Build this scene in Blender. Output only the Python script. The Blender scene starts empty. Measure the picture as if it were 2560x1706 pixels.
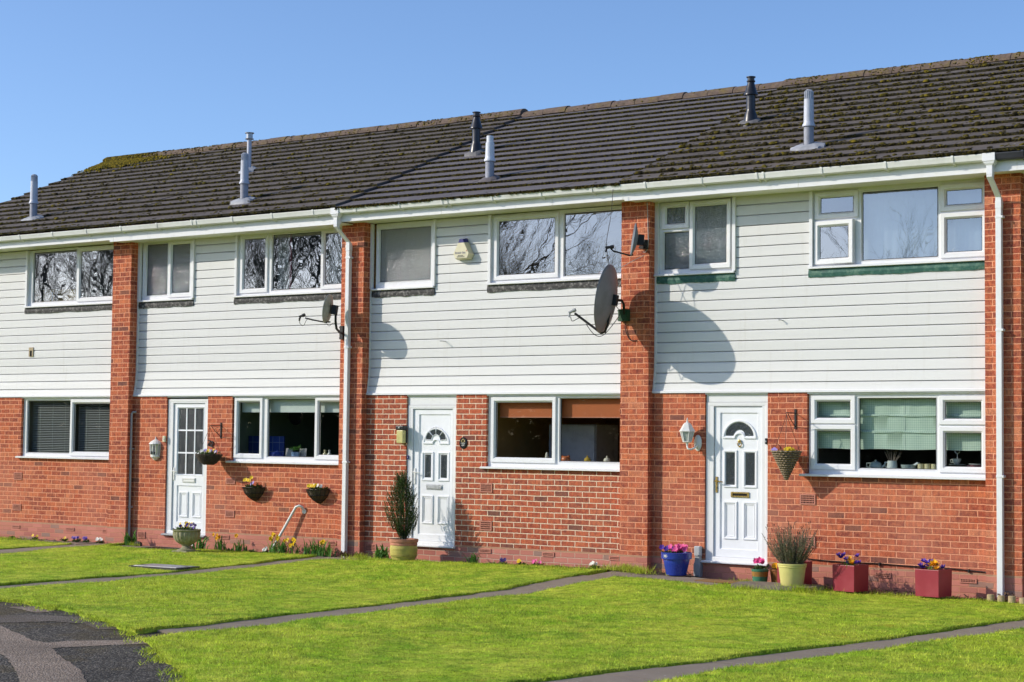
import bpy, bmesh, math, random
import numpy as np
from mathutils import Vector, Matrix
R = math.radians
rnd = random.Random(7)
scene = bpy.context.scene
col = scene.collection

# ------------------------------------------------------------------ camera, sky, sun, exposure
cam_d = bpy.data.cameras.new('camera')
cam = bpy.data.objects.new('camera', cam_d); col.objects.link(cam)
right = Vector((0.8208592, 0.57102704, 0.01087632)); up = Vector((0.02225224, -0.05100533, 0.99845045))
fwd = Vector((-0.57069695, 0.81934521, 0.05457482))
m3 = Matrix((right, up, -fwd)).transposed()
cam.matrix_world = Matrix.Translation((0, -20.279, 1.547)) @ m3.to_4x4()
cam_d.sensor_width = 36; cam_d.lens = 4423.3 * 36 / 2560
cam_d.clip_start = 0.1; cam_d.clip_end = 2000
scene.camera = cam

SUN = Vector((1.3, 1.0, -0.82)).normalized()          # the way the light travels
elev = math.asin(-SUN.z); azim = math.atan2(-SUN.x, -SUN.y)   # towards the sun, from +Y clockwise
w = bpy.data.worlds.new('World'); scene.world = w; w.use_nodes = True
nt = w.node_tree; bg = nt.nodes['Background']
sky = nt.nodes.new('ShaderNodeTexSky'); sky.sky_type = 'NISHITA'; sky.sun_disc = False
sky.sun_elevation = elev; sky.sun_rotation = azim; sky.altitude = 0
sky.air_density = 0.7; sky.dust_density = 1.0; sky.ozone_density = 4.5
hs = nt.nodes.new('ShaderNodeHueSaturation'); hs.inputs['Saturation'].default_value = 1.0; hs.inputs['Value'].default_value = 1.05
nt.links.new(sky.outputs[0], hs.inputs['Color']); nt.links.new(hs.outputs[0], bg.inputs[0]); bg.inputs[1].default_value = 0.15
sl = bpy.data.lights.new('sun', 'SUN'); sl.energy = 2.95; sl.angle = R(0.5); sl.color = (1.0, 0.925, 0.80)
so = bpy.data.objects.new('sun', sl); col.objects.link(so)
so.rotation_euler = SUN.to_track_quat('-Z', 'Y').to_euler(); so.location = (-30, -30, 25)
vs = scene.view_settings; vs.view_transform = 'Standard'; vs.look = 'None'; vs.exposure = 0.42; vs.gamma = 1
scene.render.engine = 'CYCLES'
scene.cycles.use_denoising = True
scene.cycles.max_bounces = 6; scene.cycles.transparent_max_bounces = 12
scene.cycles.caustics_reflective = False; scene.cycles.caustics_refractive = False

# ------------------------------------------------------------------ mesh helpers
class MB:
    """collects shapes and links them as ONE mesh object"""
    def __init__(s): s.v = []; s.f = []; s.chunks = []
    def add(s, vs, fs):
        o = len(s.v); s.v += [tuple(p) for p in vs]; s.f += [tuple(i + o for i in q) for q in fs]; return s
    def box(s, x0, x1, y0, y1, z0, z1, M=None):
        p = [(x0,y0,z0),(x1,y0,z0),(x1,y1,z0),(x0,y1,z0),(x0,y0,z1),(x1,y0,z1),(x1,y1,z1),(x0,y1,z1)]
        if M is not None: p = [M @ Vector(q) for q in p]
        return s.add(p, [(0,3,2,1),(4,5,6,7),(0,1,5,4),(1,2,6,5),(2,3,7,6),(3,0,4,7)])
    def quad(s, *p): return s.add(p, [tuple(range(len(p)))])
    def tube(s, pts, r, n=8, cap=True):
        pts = [Vector(p) for p in pts]; rs = r if isinstance(r, (list, tuple)) else [r]*len(pts)
        vs = []; prev = None
        for i, p in enumerate(pts):
            d = (pts[min(i+1,len(pts)-1)] - pts[max(i-1,0)]).normalized()
            if prev is None:
                a = d.orthogonal().normalized()
            else:
                a = prev - d*prev.dot(d)
                a = a.normalized() if a.length > 1e-6 else d.orthogonal().normalized()
            prev = a; b = d.cross(a)
            for k in range(n):
                t = 2*math.pi*k/n; vs.append(p + (a*math.cos(t) + b*math.sin(t))*rs[i])
        fs = []
        for i in range(len(pts)-1):
            for k in range(n):
                fs.append((i*n+k, i*n+(k+1)%n, (i+1)*n+(k+1)%n, (i+1)*n+k))
        if cap: fs += [tuple(range(n-1,-1,-1)), tuple(range((len(pts)-1)*n, len(pts)*n))]
        return s.add(vs, fs)
    def lathe(s, prof, n=24, c=(0,0,0), axis=None, flute=0, nfl=0):
        vs = []; fs = []; m = len(prof); c = Vector(c)
        Rm = axis.to_track_quat('Z','Y').to_matrix() if axis is not None else Matrix.Identity(3)
        for (r, z) in prof:
            for k in range(n):
                t = 2*math.pi*k/n; q = r*(1+flute*abs(math.sin(nfl*t/2))) if flute and .35 < r/max(a for a,_ in prof) else r
                vs.append(c + Rm @ Vector((q*math.cos(t), q*math.sin(t), z)))
        for i in range(m-1):
            for k in range(n):
                fs.append((i*n+k, i*n+(k+1)%n, (i+1)*n+(k+1)%n, (i+1)*n+k))
        if prof[0][0] > 1e-5: fs.append(tuple(range(n-1,-1,-1)))
        if prof[-1][0] > 1e-5: fs.append(tuple(range((m-1)*n, m*n)))
        return s.add(vs, fs)
    def extx(s, prof, x0, x1, cap=True):
        """extrude a closed (y,z) outline along x; outline runs clockwise seen from -x ... faces fixed by recalc"""
        n = len(prof); vs = [(x0,y,z) for y,z in prof] + [(x1,y,z) for y,z in prof]
        fs = [(i, (i+1)%n, n+(i+1)%n, n+i) for i in range(n)]
        if cap: fs += [tuple(range(n-1,-1,-1)), tuple(range(n, 2*n))]
        return s.add(vs, fs)
    def loft(s, rings):
        """closed rings of equal length joined one to the next"""
        n = len(rings[0]); vs = [p for r_ in rings for p in r_]; fs = []
        for i in range(len(rings)-1):
            for k in range(n): fs.append((i*n+k, i*n+(k+1)%n, (i+1)*n+(k+1)%n, (i+1)*n+k))
        return s.add(vs, fs)
    def ball(s, c, r, n=8, m=5, sq=(1,1,1)):
        prof = []
        vs = []; fs = []
        for i in range(m+1):
            a = math.pi*i/m
            for k in range(n):
                t = 2*math.pi*k/n
                vs.append((c[0]+r*sq[0]*math.sin(a)*math.cos(t), c[1]+r*sq[1]*math.sin(a)*math.sin(t), c[2]-r*sq[2]*math.cos(a)))
        for i in range(m):
            for k in range(n): fs.append((i*n+k, i*n+(k+1)%n, (i+1)*n+(k+1)%n, (i+1)*n+k))
        return s.add(vs, fs)
    def xf(s, M):
        s.v = [tuple(M @ Vector(p)) for p in s.v]; return s
    def build(s, name, mat, parent=None, local=False, smooth=None, bevel=0, origin=None, recalc=False):
        me = bpy.data.meshes.new(name)
        off = Vector((0,0,0))
        if origin is not None: off = Vector(origin)
        elif parent is not None and not local:
            q = parent
            while q is not None: off = off + q.location; q = q.parent
        vv = [(p[0]-off.x, p[1]-off.y, p[2]-off.z) for p in s.v] if off.length else s.v
        me.from_pydata(vv, [], s.f); me.update()
        if recalc:
            b = bmesh.new(); b.from_mesh(me); bmesh.ops.remove_doubles(b, verts=b.verts, dist=1e-5)
            bmesh.ops.recalc_face_normals(b, faces=b.faces); b.to_mesh(me); b.free()
        o = bpy.data.objects.new(name, me); col.objects.link(o)
        if mat is not None: me.materials.append(mat)
        if smooth is not None:
            me.polygons.foreach_set('use_smooth', [True]*len(me.polygons)); me.set_sharp_from_angle(angle=R(smooth))
        if bevel:
            bm_ = o.modifiers.new('bevel', 'BEVEL'); bm_.width = bevel; bm_.segments = 2; bm_.limit_method = 'ANGLE'; bm_.angle_limit = R(40)
        if parent is not None: o.parent = parent
        elif origin is not None: o.location = off
        return o

def np_mesh(name, V, F, mat, parent=None, attr=None, attr_name='tint', flat=False):
    """big meshes straight from arrays (V n x 3, F m x k)"""
    me = bpy.data.meshes.new(name); k = F.shape[1]
    me.vertices.add(len(V)); me.vertices.foreach_set('co', V.astype(np.float32).ravel())
    me.loops.add(F.size); me.loops.foreach_set('vertex_index', F.astype(np.int32).ravel())
    me.polygons.add(len(F)); me.polygons.foreach_set('loop_start', np.arange(0, F.size, k, dtype=np.int32))
    me.update(calc_edges=True)
    if attr is not None:
        a = me.attributes.new(attr_name, 'FLOAT', 'POINT'); a.data.foreach_set('value', attr.astype(np.float32))
    me.materials.append(mat)
    if flat: me.shade_flat()
    o = bpy.data.objects.new(name, me); col.objects.link(o)
    if parent is not None: o.parent = parent
    return o

def tag(o, label=None, cat=None, group=None, kind=None):
    if label: o['label'] = label
    if cat: o['category'] = cat
    if group: o['group'] = group
    if kind: o['kind'] = kind
    return o
def thing(name, loc, label, cat, rz=0, group=None):
    o = bpy.data.objects.new(name, None); col.objects.link(o); o.location = loc; o.rotation_euler.z = rz
    o.empty_display_size = .2
    return tag(o, label, cat, group)
def children(o): return [c for c in bpy.data.objects if c.parent == o]
def dup(root, loc, rz=None, label=None, sc=None):
    r_ = root.copy(); col.objects.link(r_); r_.location = loc
    if rz is not None: r_.rotation_euler.z = rz
    if sc: r_.scale = (sc, sc, sc)
    if label: r_['label'] = label
    for ch in children(root):
        c = ch.copy(); col.objects.link(c); c.parent = r_
        for g in children(ch):
            d = g.copy(); col.objects.link(d); d.parent = c
    return r_

def plate(mb, x0, x1, z0, z1, holes, y0, y1, back=True):
    """a wall-like plate between y0 (front) and y1 (back) with rectangular holes (hx0,hx1,hz0,hz1)"""
    xs = sorted({x0, x1} | {min(max(h[i], x0), x1) for h in holes for i in (0,1)})
    zs = sorted({z0, z1} | {min(max(h[i], z0), z1) for h in holes for i in (2,3)})
    def solid(i, j):
        if i < 0 or j < 0 or i >= len(xs)-1 or j >= len(zs)-1: return False
        cx = (xs[i]+xs[i+1])/2; cz = (zs[j]+zs[j+1])/2
        return not any(h[0] < cx < h[1] and h[2] < cz < h[3] for h in holes)
    for i in range(len(xs)-1):
        for j in range(len(zs)-1):
            if not solid(i, j): continue
            a, b, c, d = xs[i], xs[i+1], zs[j], zs[j+1]
            mb.quad((a,y0,c),(b,y0,c),(b,y0,d),(a,y0,d))
            if back: mb.quad((b,y1,c),(a,y1,c),(a,y1,d),(b,y1,d))
            if not solid(i-1,j): mb.quad((a,y1,c),(a,y0,c),(a,y0,d),(a,y1,d))
            if not solid(i+1,j): mb.quad((b,y0,c),(b,y1,c),(b,y1,d),(b,y0,d))
            if not solid(i,j-1): mb.quad((a,y0,c),(a,y1,c),(b,y1,c),(b,y0,c))
            if not solid(i,j+1): mb.quad((a,y0,d),(b,y0,d),(b,y1,d),(a,y1,d))
    return mb
def inset(poly, d):
    """mitred inward offset of a counter-clockwise (x,z) polygon"""
    n = len(poly); out = []
    for i in range(n):
        p0, p1, p2 = (Vector(poly[(i+k-1) % n]) for k in range(3))
        e1 = (p1-p0).normalized(); e2 = (p2-p1).normalized()
        n1 = Vector((-e1.y, e1.x)); n2 = Vector((-e2.y, e2.x)); m = n1+n2
        m = m/ max(m.length_squared, .2) * 2
        out.append(p1 + m*d)
    return out
def sweep(mb, poly, prof):
    """profile [(inset, y)...] swept round a closed (x,z) polygon: frames and mouldings with mitred corners"""
    mb.loft([[(q[0], y, q[1]) for q in inset(poly, d)] for d, y in prof]); return mb
def rect(x0, x1, z0, z1): return [(x0,z0),(x1,z0),(x1,z1),(x0,z1)]
def smooth01(t): t = min(max(t, 0), 1); return t*t*(3-2*t)
# ------------------------------------------------------------------ materials
class NT:
    def __init__(s, name):
        s.m = bpy.data.materials.new(name); s.m.use_nodes = True; s.t = s.m.node_tree; s.t.nodes.clear()
        s.out = s.n('ShaderNodeOutputMaterial')
    def n(s, typ, **kw):
        o = s.t.nodes.new(typ)
        for k, v in kw.items(): setattr(o, k, v)
        return o
    def l(s, a, b): s.t.links.new(a, b)
    def val(s, sock, v):
        if isinstance(v, bpy.types.NodeSocket): s.l(v, sock)
        else: sock.default_value = v
    def math(s, op, a, b=None, c=None, clamp=False):
        o = s.n('ShaderNodeMath', operation=op, use_clamp=clamp); s.val(o.inputs[0], a)
        if b is not None: s.val(o.inputs[1], b)
        if c is not None: s.val(o.inputs[2], c)
        return o.outputs[0]
    def mix(s, f, a, b, typ='MIX'):
        o = s.n('ShaderNodeMix', data_type='RGBA', blend_type=typ); s.val(o.inputs[0], f)
        for k, v in ((6, a), (7, b)):
            if isinstance(v, (tuple, list)): v = tuple(v) + (1,) if len(v) == 3 else tuple(v)
            s.val(o.inputs[k], v)
        return o.outputs[2]
    def noise(s, scale, detail=4, rough=.55, vec=None, out=0, dist=0):
        o = s.n('ShaderNodeTexNoise'); o.inputs['Scale'].default_value = scale; o.inputs['Detail'].default_value = detail
        o.inputs['Roughness'].default_value = rough; o.inputs['Distortion'].default_value = dist
        if vec is not None: s.l(vec, o.inputs['Vector'])
        return o.outputs[out]
    def ramp(s, f, stops, interp='LINEAR'):
        o = s.n('ShaderNodeValToRGB'); o.color_ramp.interpolation = interp; e = o.color_ramp.elements
        while len(e) < len(stops): e.new(.5)
        for k, (p, c) in enumerate(stops):
            e[k].position = p; e[k].color = (c, c, c, 1) if isinstance(c, (int, float)) else tuple(c) + (1,)
        s.val(o.inputs[0], f); return o.outputs[0]
    def pos(s): return s.n('ShaderNodeNewGeometry').outputs['Position']
    def obj(s): return s.n('ShaderNodeTexCoord').outputs['Object']
    def bump(s, h, strength=.3, dist=.01):
        o = s.n('ShaderNodeBump'); o.inputs['Strength'].default_value = strength; o.inputs['Distance'].default_value = dist
        s.l(h, o.inputs['Height']); return o.outputs[0]
    def bsdf(s, color, rough=.6, normal=None, metal=0, spec=.4, **kw):
        o = s.n('ShaderNodeBsdfPrincipled')
        if isinstance(color, (tuple, list)): color = tuple(color) + (1,)
        s.val(o.inputs['Base Color'], color); s.val(o.inputs['Roughness'], rough); s.val(o.inputs['Metallic'], metal)
        o.inputs['Specular IOR Level'].default_value = spec
        if normal is not None: s.l(normal, o.inputs['Normal'])
        for k, v in kw.items(): o.inputs[k].default_value = v
        s.l(o.outputs[0], s.out.inputs[0]); return o

def M(name, c, rough=.5, var=.12, scale=12, bump=0, bscale=120, metal=0, spec=.4, dirt=None, dirt_amt=.5, dscale=5, world=False):
    """painted / moulded surface: a base colour with mottling, optional stains and fine relief"""
    t = NT(name); v = t.pos() if world else t.obj()
    n = t.noise(scale, 5, .6, v)
    k = t.ramp(n, [(.3, 1-var), (.7, 1+var)])
    c2 = t.mix(1, c, k, 'MULTIPLY')
    if dirt:
        d = t.ramp(t.noise(dscale, 6, .65, v), [(.5, 0), (.72, 1)])
        c2 = t.mix(t.math('MULTIPLY', d, dirt_amt), c2, dirt)
    nrm = t.bump(t.noise(bscale, 3, .6, v), bump, .004) if bump else None
    r = t.ramp(n, [(.3, max(rough-.06, .02)), (.7, min(rough+.06, 1))])
    t.bsdf(c2, r, nrm, metal, spec); return t.m

def brick_mat(name, mortar, stops, smear, smear_amt=.5):
    t = NT(name); P = t.n('ShaderNodeSeparateXYZ'); p = t.pos(); t.l(p, P.inputs[0])
    wob = t.noise(2.2, 3, .5, p, out=1)
    wob2 = t.noise(35, 2, .5, p, out=1)
    u = t.math('ADD', P.outputs[0], P.outputs[1]); z = P.outputs[2]
    ws = t.n('ShaderNodeSeparateXYZ'); t.l(wob, ws.inputs[0]); ws2 = t.n('ShaderNodeSeparateXYZ'); t.l(wob2, ws2.inputs[0])
    u = t.math('ADD', u, t.math('MULTIPLY', t.math('SUBTRACT', ws.outputs[0], .5), .02))
    u = t.math('ADD', u, t.math('MULTIPLY', t.math('SUBTRACT', ws2.outputs[0], .5), .012))
    z2 = t.math('ADD', z, t.math('MULTIPLY', t.math('SUBTRACT', ws.outputs[1], .5), .014))
    z2 = t.math('ADD', z2, t.math('MULTIPLY', t.math('SUBTRACT', ws2.outputs[1], .5), .008))
    c = t.n('ShaderNodeCombineXYZ'); t.l(u, c.inputs[0]); t.l(z2, c.inputs[1])
    b = t.n('ShaderNodeTexBrick', offset=.5); t.l(c.outputs[0], b.inputs['Vector'])
    b.inputs['Color1'].default_value = (0,0,0,1); b.inputs['Color2'].default_value = (1,1,1,1)
    for k, v in (('Scale', 1), ('Mortar Size', .0068), ('Mortar Smooth', .45), ('Bias', 0), ('Brick Width', .225), ('Row Height', .075)):
        b.inputs[k].default_value = v
    pr = t.n('ShaderNodeSeparateXYZ'); t.l(b.outputs['Color'], pr.inputs[0]); per = pr.outputs[0]; mort = b.outputs['Fac']
    base = t.ramp(per, stops)
    # drag marks and kiln bands inside each brick
    mp = t.n('ShaderNodeMapping'); mp.inputs['Scale'].default_value = (26, 26, 5); t.l(p, mp.inputs[0])
    band = t.ramp(t.noise(1, 3, .6, mp.outputs[0]), [(.38, 0), (.66, 1)])
    base = t.mix(t.math('MULTIPLY', band, .70), base, (.14, .042, .040))
    fire = t.ramp(t.noise(19, 4, .7, p), [(.42, 0), (.62, 1)]); base = t.mix(t.math('MULTIPLY', fire, .55), base, (.62, .20, .095))
    odd = t.math('GREATER_THAN', t.math('FRACT', t.math('MULTIPLY', per, 91.7)), .978); base = t.mix(t.math('MULTIPLY', odd, .6), base, (.085, .062, .058))
    spk = t.noise(95, 3, .7, p); base = t.mix(1, base, t.ramp(spk, [(.3, .6), (.5, 1), (.75, 1.45)]), 'MULTIPLY')
    # engineering bricks below the damp course
    per_pl = t.ramp(per, [(0, (.40,.145,.115)), (.5, (.50,.19,.14)), (.93, (.56,.215,.165)), (.97, (.30,.19,.15))])
    below = t.math('LESS_THAN', z, .004)
    base = t.mix(below, base, t.mix(.3, per_pl, t.mix(1, per_pl, t.ramp(spk, [(.3, .7), (.7, 1.3)]), 'MULTIPLY')))
    sm = t.ramp(t.noise(.9, 5, .62, p), [(.42, 0), (.7, 1)])
    low = t.math('SUBTRACT', 1.15, t.math('MULTIPLY', z, .45), clamp=True)
    base = t.mix(t.math('MULTIPLY', t.math('MULTIPLY', sm, low), smear_amt), base, smear)
    mc = t.mix(1, mortar, t.ramp(t.noise(60, 4, .7, p), [(.3, .78), (.7, 1.15)]), 'MULTIPLY')
    mc = t.mix(below, mc, t.mix(.5, mc, (.33, .14, .10)))
    colr = t.mix(mort, base, mc)
    dpc = t.math('MULTIPLY', t.math('LESS_THAN', z, .019), t.math('GREATER_THAN', z, -.006))
    colr = t.mix(dpc, colr, t.mix(t.noise(14, 4, .6, p), (.42, .22, .13), (.56, .33, .22)))
    h = t.math('ADD', t.math('MULTIPLY', t.math('SUBTRACT', 1, mort), 1.0), t.math('MULTIPLY', t.noise(70, 4, .7, p), .35))
    t.bsdf(colr, .88, t.bump(h, .75, .006), spec=.15); return t.m
RED = [(0, (.27,.068,.044)), (.25, (.38,.082,.043)), (.5, (.48,.105,.048)), (.75, (.55,.135,.058)), (.93, (.62,.185,.08)), (1, (.65,.25,.13))]
SALMON = (.78, .345, .205)
brick = brick_mat('red_brick_salmon_mortar', SALMON, RED, (.60,.25,.17), .5)
RED3 = [(0, (.25,.060,.040)), (.3, (.35,.074,.040)), (.6, (.44,.088,.044)), (.88, (.51,.115,.052)), (1, (.56,.17,.085))]
brick_cream = brick_mat('red_brick_cream_mortar', (.80,.62,.46), RED3, (.52,.24,.16), .12)

upvc = M('white_upvc', (.78,.78,.79), .32, .03, 6, dirt=(.52,.50,.44), dirt_amt=.28, dscale=6, world=True)
upvc_door = M('white_door_panel', (.81,.82,.85), .38, .03, 5, bump=.05, bscale=300, world=True)
gutter_white = M('white_gutter_plastic', (.77,.77,.73), .35, .05, 5, dirt=(.42,.40,.31), dirt_amt=.45, dscale=2.5, world=True)
gutter_black = M('black_gutter_plastic', (.035,.036,.045), .35, .1, 8, world=True)
def clad_mat():
    t = NT('white_cladding_boards'); p = t.pos()
    mp = t.n('ShaderNodeMapping'); mp.inputs['Scale'].default_value = (.35, 1, 6); t.l(p, mp.inputs[0])
    n = t.noise(1.3, 5, .6, mp.outputs[0]); k = t.mix(n, (.65,.65,.64), (.73,.72,.70))
    mp2 = t.n('ShaderNodeMapping'); mp2.inputs['Scale'].default_value = (7, 1, .6); t.l(p, mp2.inputs[0])
    s = t.ramp(t.noise(1.5, 6, .7, mp2.outputs[0]), [(.55, 0), (.8, 1)])
    k = t.mix(t.math('MULTIPLY', s, .34), k, (.50,.47,.40))
    t.bsdf(k, .42, t.bump(t.noise(2.0, 3, .5, mp.outputs[0]), .12, .02), spec=.35); return t.m
clad = clad_mat()
soffit_m = M('cream_soffit', (.80,.79,.70), .5, .05, 4, world=True)
lead_black = M('weathered_lead', (.045,.043,.042), .75, .35, 30, bump=.5, bscale=40, dirt=(.42,.40,.37), dirt_amt=.7, dscale=22, world=True)
lead_green = M('green_painted_lead', (.022,.105,.078), .6, .3, 14, bump=.5, bscale=30, dirt=(.20,.27,.19), dirt_amt=.6, dscale=14, world=True)
lead_grey = M('lead_flashing', (.30,.31,.33), .55, .2, 14, bump=.3, bscale=40)
lead_dull = M('dull_lead_flashing', (.13,.125,.125), .6, .25, 14, bump=.3, bscale=40)
terracotta = M('terracotta', (.47,.20,.13), .85, .15, 20, bump=.25, bscale=60)
airbrick_m = M('terracotta_air_brick', (.50,.20,.14), .85, .15, 30, bump=.2, bscale=90, world=True)
hole_shade = M('hole_shade', (.012,.010,.010), .9, .2, 10)  # near-black colour standing in for the shade inside openings and slots
flue_grey = M('grey_flue_plastic', (.52,.54,.60), .4, .08, 10, dirt=(.30,.30,.32), dirt_amt=.5, dscale=6)
flue_low = M('weathered_flue_pipe', (.30,.31,.35), .55, .2, 12, bump=.2, bscale=60)
flue_white = M('pale_flue_plastic', (.68,.70,.74), .4, .06, 10)
flue_black = M('black_flue_metal', (.022,.022,.026), .33, .15, 10, spec=.5)
galv = M('galvanised_metal', (.42,.43,.44), .38, .12, 20, metal=.7)
black_iron = M('black_iron', (.012,.011,.011), .5, .2, 30)
black_plastic = M('black_plastic', (.014,.014,.016), .4, .1, 20)
grey_plastic = M('grey_plastic', (.36,.37,.38), .5, .08, 20)
brass = M('brass', (.62,.42,.14), .28, .1, 20, metal=.9)
silver = M('silver_metal', (.60,.61,.62), .3, .05, 20, metal=.6)
white_metal = M('white_painted_metal', (.74,.74,.71), .42, .06, 14, dirt=(.45,.42,.36), dirt_amt=.3, dscale=14)
lens_m = M('frosted_lamp_glass', (.46,.48,.47), .3, .06, 12)
lens_yellow = M('yellowed_lamp_lens', (.56,.50,.20), .35, .08, 12)
dish_grey = M('grey_dish_metal', (.21,.20,.215), .5, .1, 6, dirt=(.10,.09,.08), dirt_amt=.4, dscale=5)
dish_pale = M('pale_dish_metal', (.36,.35,.31), .5, .12, 6, dirt=(.20,.19,.08), dirt_amt=.6, dscale=4)
dish_mesh = M('blue_grey_dish_metal', (.17,.19,.22), .5, .1, 6)
cable_black = M('black_cable', (.010,.010,.011), .6, .1, 10)
cable_white = M('white_cable', (.50,.49,.45), .6, .1, 10)
cream_plastic = M('cream_plastic', (.66,.61,.42), .45, .06, 8)
navy = M('navy_plastic', (.02,.022,.17), .45, .06, 8)
alarm_red = M('red_print', (.50,.03,.03), .5, .05, 8)
dark_print = M('dark_print', (.06,.06,.06), .6, .05, 8)

def thin_glass(name, refl, tint=(1,1,1), rough=.0, bump=0, bscale=30, fk=.8):
    t = NT(name)
    tr = t.n('ShaderNodeBsdfTransparent'); tr.inputs[0].default_value = tuple(tint) + (1,)
    gl = t.n('ShaderNodeBsdfGlossy'); gl.inputs['Roughness'].default_value = rough; gl.inputs[0].default_value = (.95,.97,1,1)
    wv = t.bump(t.noise(1.6, 2, .5, t.pos()), .06, .02)
    if bump: wv = t.bump(t.noise(bscale, 2, .6, t.pos(), dist=1.5), bump, .01)
    t.l(wv, gl.inputs['Normal'])
    lw = t.n('ShaderNodeLayerWeight'); lw.inputs[0].default_value = .25
    f = t.math('ADD', t.math('MULTIPLY', lw.outputs['Fresnel'], fk), refl, clamp=True)
    mx = t.n('ShaderNodeMixShader'); t.l(f, mx.inputs[0]); t.l(tr.outputs[0], mx.inputs[1]); t.l(gl.outputs[0], mx.inputs[2])
    t.l(mx.outputs[0], t.out.inputs[0]); return t.m
glass_up = thin_glass('window_glass_upper', .22, (.88,.93,.92), fk=.6)
glass_low = thin_glass('window_glass_lower', .012, (.93,.96,.95), fk=.16)
def frosted(name, colr, bscale, amt, refl, rough=.12, tl=.25):
    t = NT(name); p = t.pos(); nb = t.bump(t.noise(bscale, 2, .55, p, dist=2.2), amt, .02)
    d = t.n('ShaderNodeBsdfTranslucent'); d.inputs[0].default_value = (.6,.68,.68,1)
    df = t.n('ShaderNodeBsdfDiffuse'); df.inputs[0].default_value = tuple(colr) + (1,)
    gl = t.n('ShaderNodeBsdfGlossy'); gl.inputs['Roughness'].default_value = rough
    for k in (df, gl): t.l(nb, k.inputs['Normal'])
    m1 = t.n('ShaderNodeMixShader'); m1.inputs[0].default_value = tl; t.l(df.outputs[0], m1.inputs[1]); t.l(d.outputs[0], m1.inputs[2])
    m2 = t.n('ShaderNodeMixShader'); m2.inputs[0].default_value = refl; t.l(m1.outputs[0], m2.inputs[1]); t.l(gl.outputs[0], m2.inputs[2])
    t.l(m2.outputs[0], t.out.inputs[0]); return t.m
glass_pebble = frosted('pebbled_bathroom_glass', (.16,.185,.20), 60, 1.0, .42)
glass_swirl = frosted('swirled_bathroom_glass', (.045,.085,.115), 42, 1.0, .34, .05, .12)
glass_dark_frost = frosted('dark_obscured_glass', (.016,.020,.024), 70, .5, .06, .15, .02)
glass_bull = frosted('bubbled_door_glass', (.010,.014,.013), 30, 1.0, .13, .03, .02)
glass_stipple = frosted('stippled_window_glass', (.030,.040,.045), 45, .8, .30, .08, .06)

def tile_mat(name, c1, c2, lichen):
    t = NT(name); p = t.pos()
    oi = t.n('ShaderNodeAttribute', attribute_name='tint').outputs['Fac']
    k = t.mix(oi, c1, c2)
    k = t.mix(1, k, t.ramp(t.noise(9, 6, .65, p), [(.3, .82), (.7, 1.18)]), 'MULTIPLY')
    k = t.mix(t.math('MULTIPLY', t.ramp(t.noise(2.3, 6, .7, p), [(.52, 0), (.7, 1)]), .45), k, (.155,.115,.085))
    sp = t.ramp(t.noise(17, 2, .5, p), [(.70, 0), (.735, 1)])
    k = t.mix(t.math('MULTIPLY', sp, lichen), k, (.40,.37,.32))
    t.bsdf(k, .85, t.bump(t.noise(90, 4, .7, p), .4, .004), spec=.25); return t.m
tile_old = tile_mat('old_concrete_tiles', (.100,.084,.074), (.128,.108,.094), .7)
tile_new = tile_mat('grey_concrete_tiles', (.128,.115,.120), (.150,.136,.140), .2)
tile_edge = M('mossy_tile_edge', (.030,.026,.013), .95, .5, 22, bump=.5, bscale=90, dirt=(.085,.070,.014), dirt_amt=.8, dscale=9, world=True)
ridge_m = M('mossy_ridge_tile', (.135,.095,.072), .9, .35, 14, bump=.5, bscale=70, dirt=(.17,.125,.03), dirt_amt=.9, dscale=4, world=True)
def moss_mat():
    t = NT('roof_moss'); p = t.pos(); a = t.n('ShaderNodeAttribute', attribute_name='tint').outputs['Fac']
    k = t.ramp(a, [(0, (.022,.018,.009)), (.4, (.055,.044,.011)), (.75, (.12,.098,.015)), (1, (.24,.17,.015))])
    k = t.mix(1, k, t.ramp(t.noise(140, 3, .7, p), [(.3, .55), (.7, 1.4)]), 'MULTIPLY')
    t.bsdf(k, .95, t.bump(t.noise(220, 3, .7, p), .7, .006), spec=.05); return t.m
moss_m = moss_mat()

def leaf_mat(name, c1, c2, trans=.3, rough=.55, scale=14):
    t = NT(name); a = t.n('ShaderNodeAttribute', attribute_name='tint').outputs['Fac']
    k = t.mix(a, c1, c2); k = t.mix(1, k, t.ramp(t.noise(scale, 3, .6, t.pos()), [(.3, .75), (.7, 1.25)]), 'MULTIPLY')
    b = t.bsdf(k, rough, spec=.3)
    tr = t.n('ShaderNodeBsdfTranslucent'); t.l(k, tr.inputs[0])
    mx = t.n('ShaderNodeMixShader'); mx.inputs[0].default_value = trans
    t.l(b.outputs[0], mx.inputs[1]); t.l(tr.outputs[0], mx.inputs[2]); t.l(mx.outputs[0], t.out.inputs[0]); return t.m
conifer_m = leaf_mat('conifer_needles', (.022,.045,.012), (.075,.125,.028), .15)
lavender_m = leaf_mat('lavender_leaves', (.12,.13,.065), (.30,.28,.17), .2)
lavender_head = leaf_mat('dry_lavender_heads', (.03,.024,.022), (.07,.05,.045), .05)
strap_m = leaf_mat('strap_leaves', (.05,.15,.025), (.16,.36,.055), .3)
leaf_m = leaf_mat('small_leaves', (.035,.075,.020), (.10,.17,.045), .25)
brownleaf_m = leaf_mat('dry_brown_leaves', (.07,.035,.020), (.20,.12,.07), .15)
litter_m = leaf_mat('fallen_leaves', (.12,.08,.035), (.42,.34,.18), .1)
def petal(name, c): return leaf_mat(name, c, tuple(min(1, x*1.25) for x in c), .25, .5)
pet_yellow = petal('yellow_petals', (.72,.50,.015)); pet_orange = petal('orange_yellow_petals', (.80,.42,.01))
pet_purple = petal('purple_petals', (.10,.035,.33)); pet_pink = petal('pink_petals', (.72,.10,.30)); pet_white = petal('white_petals', (.72,.72,.66))
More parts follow.
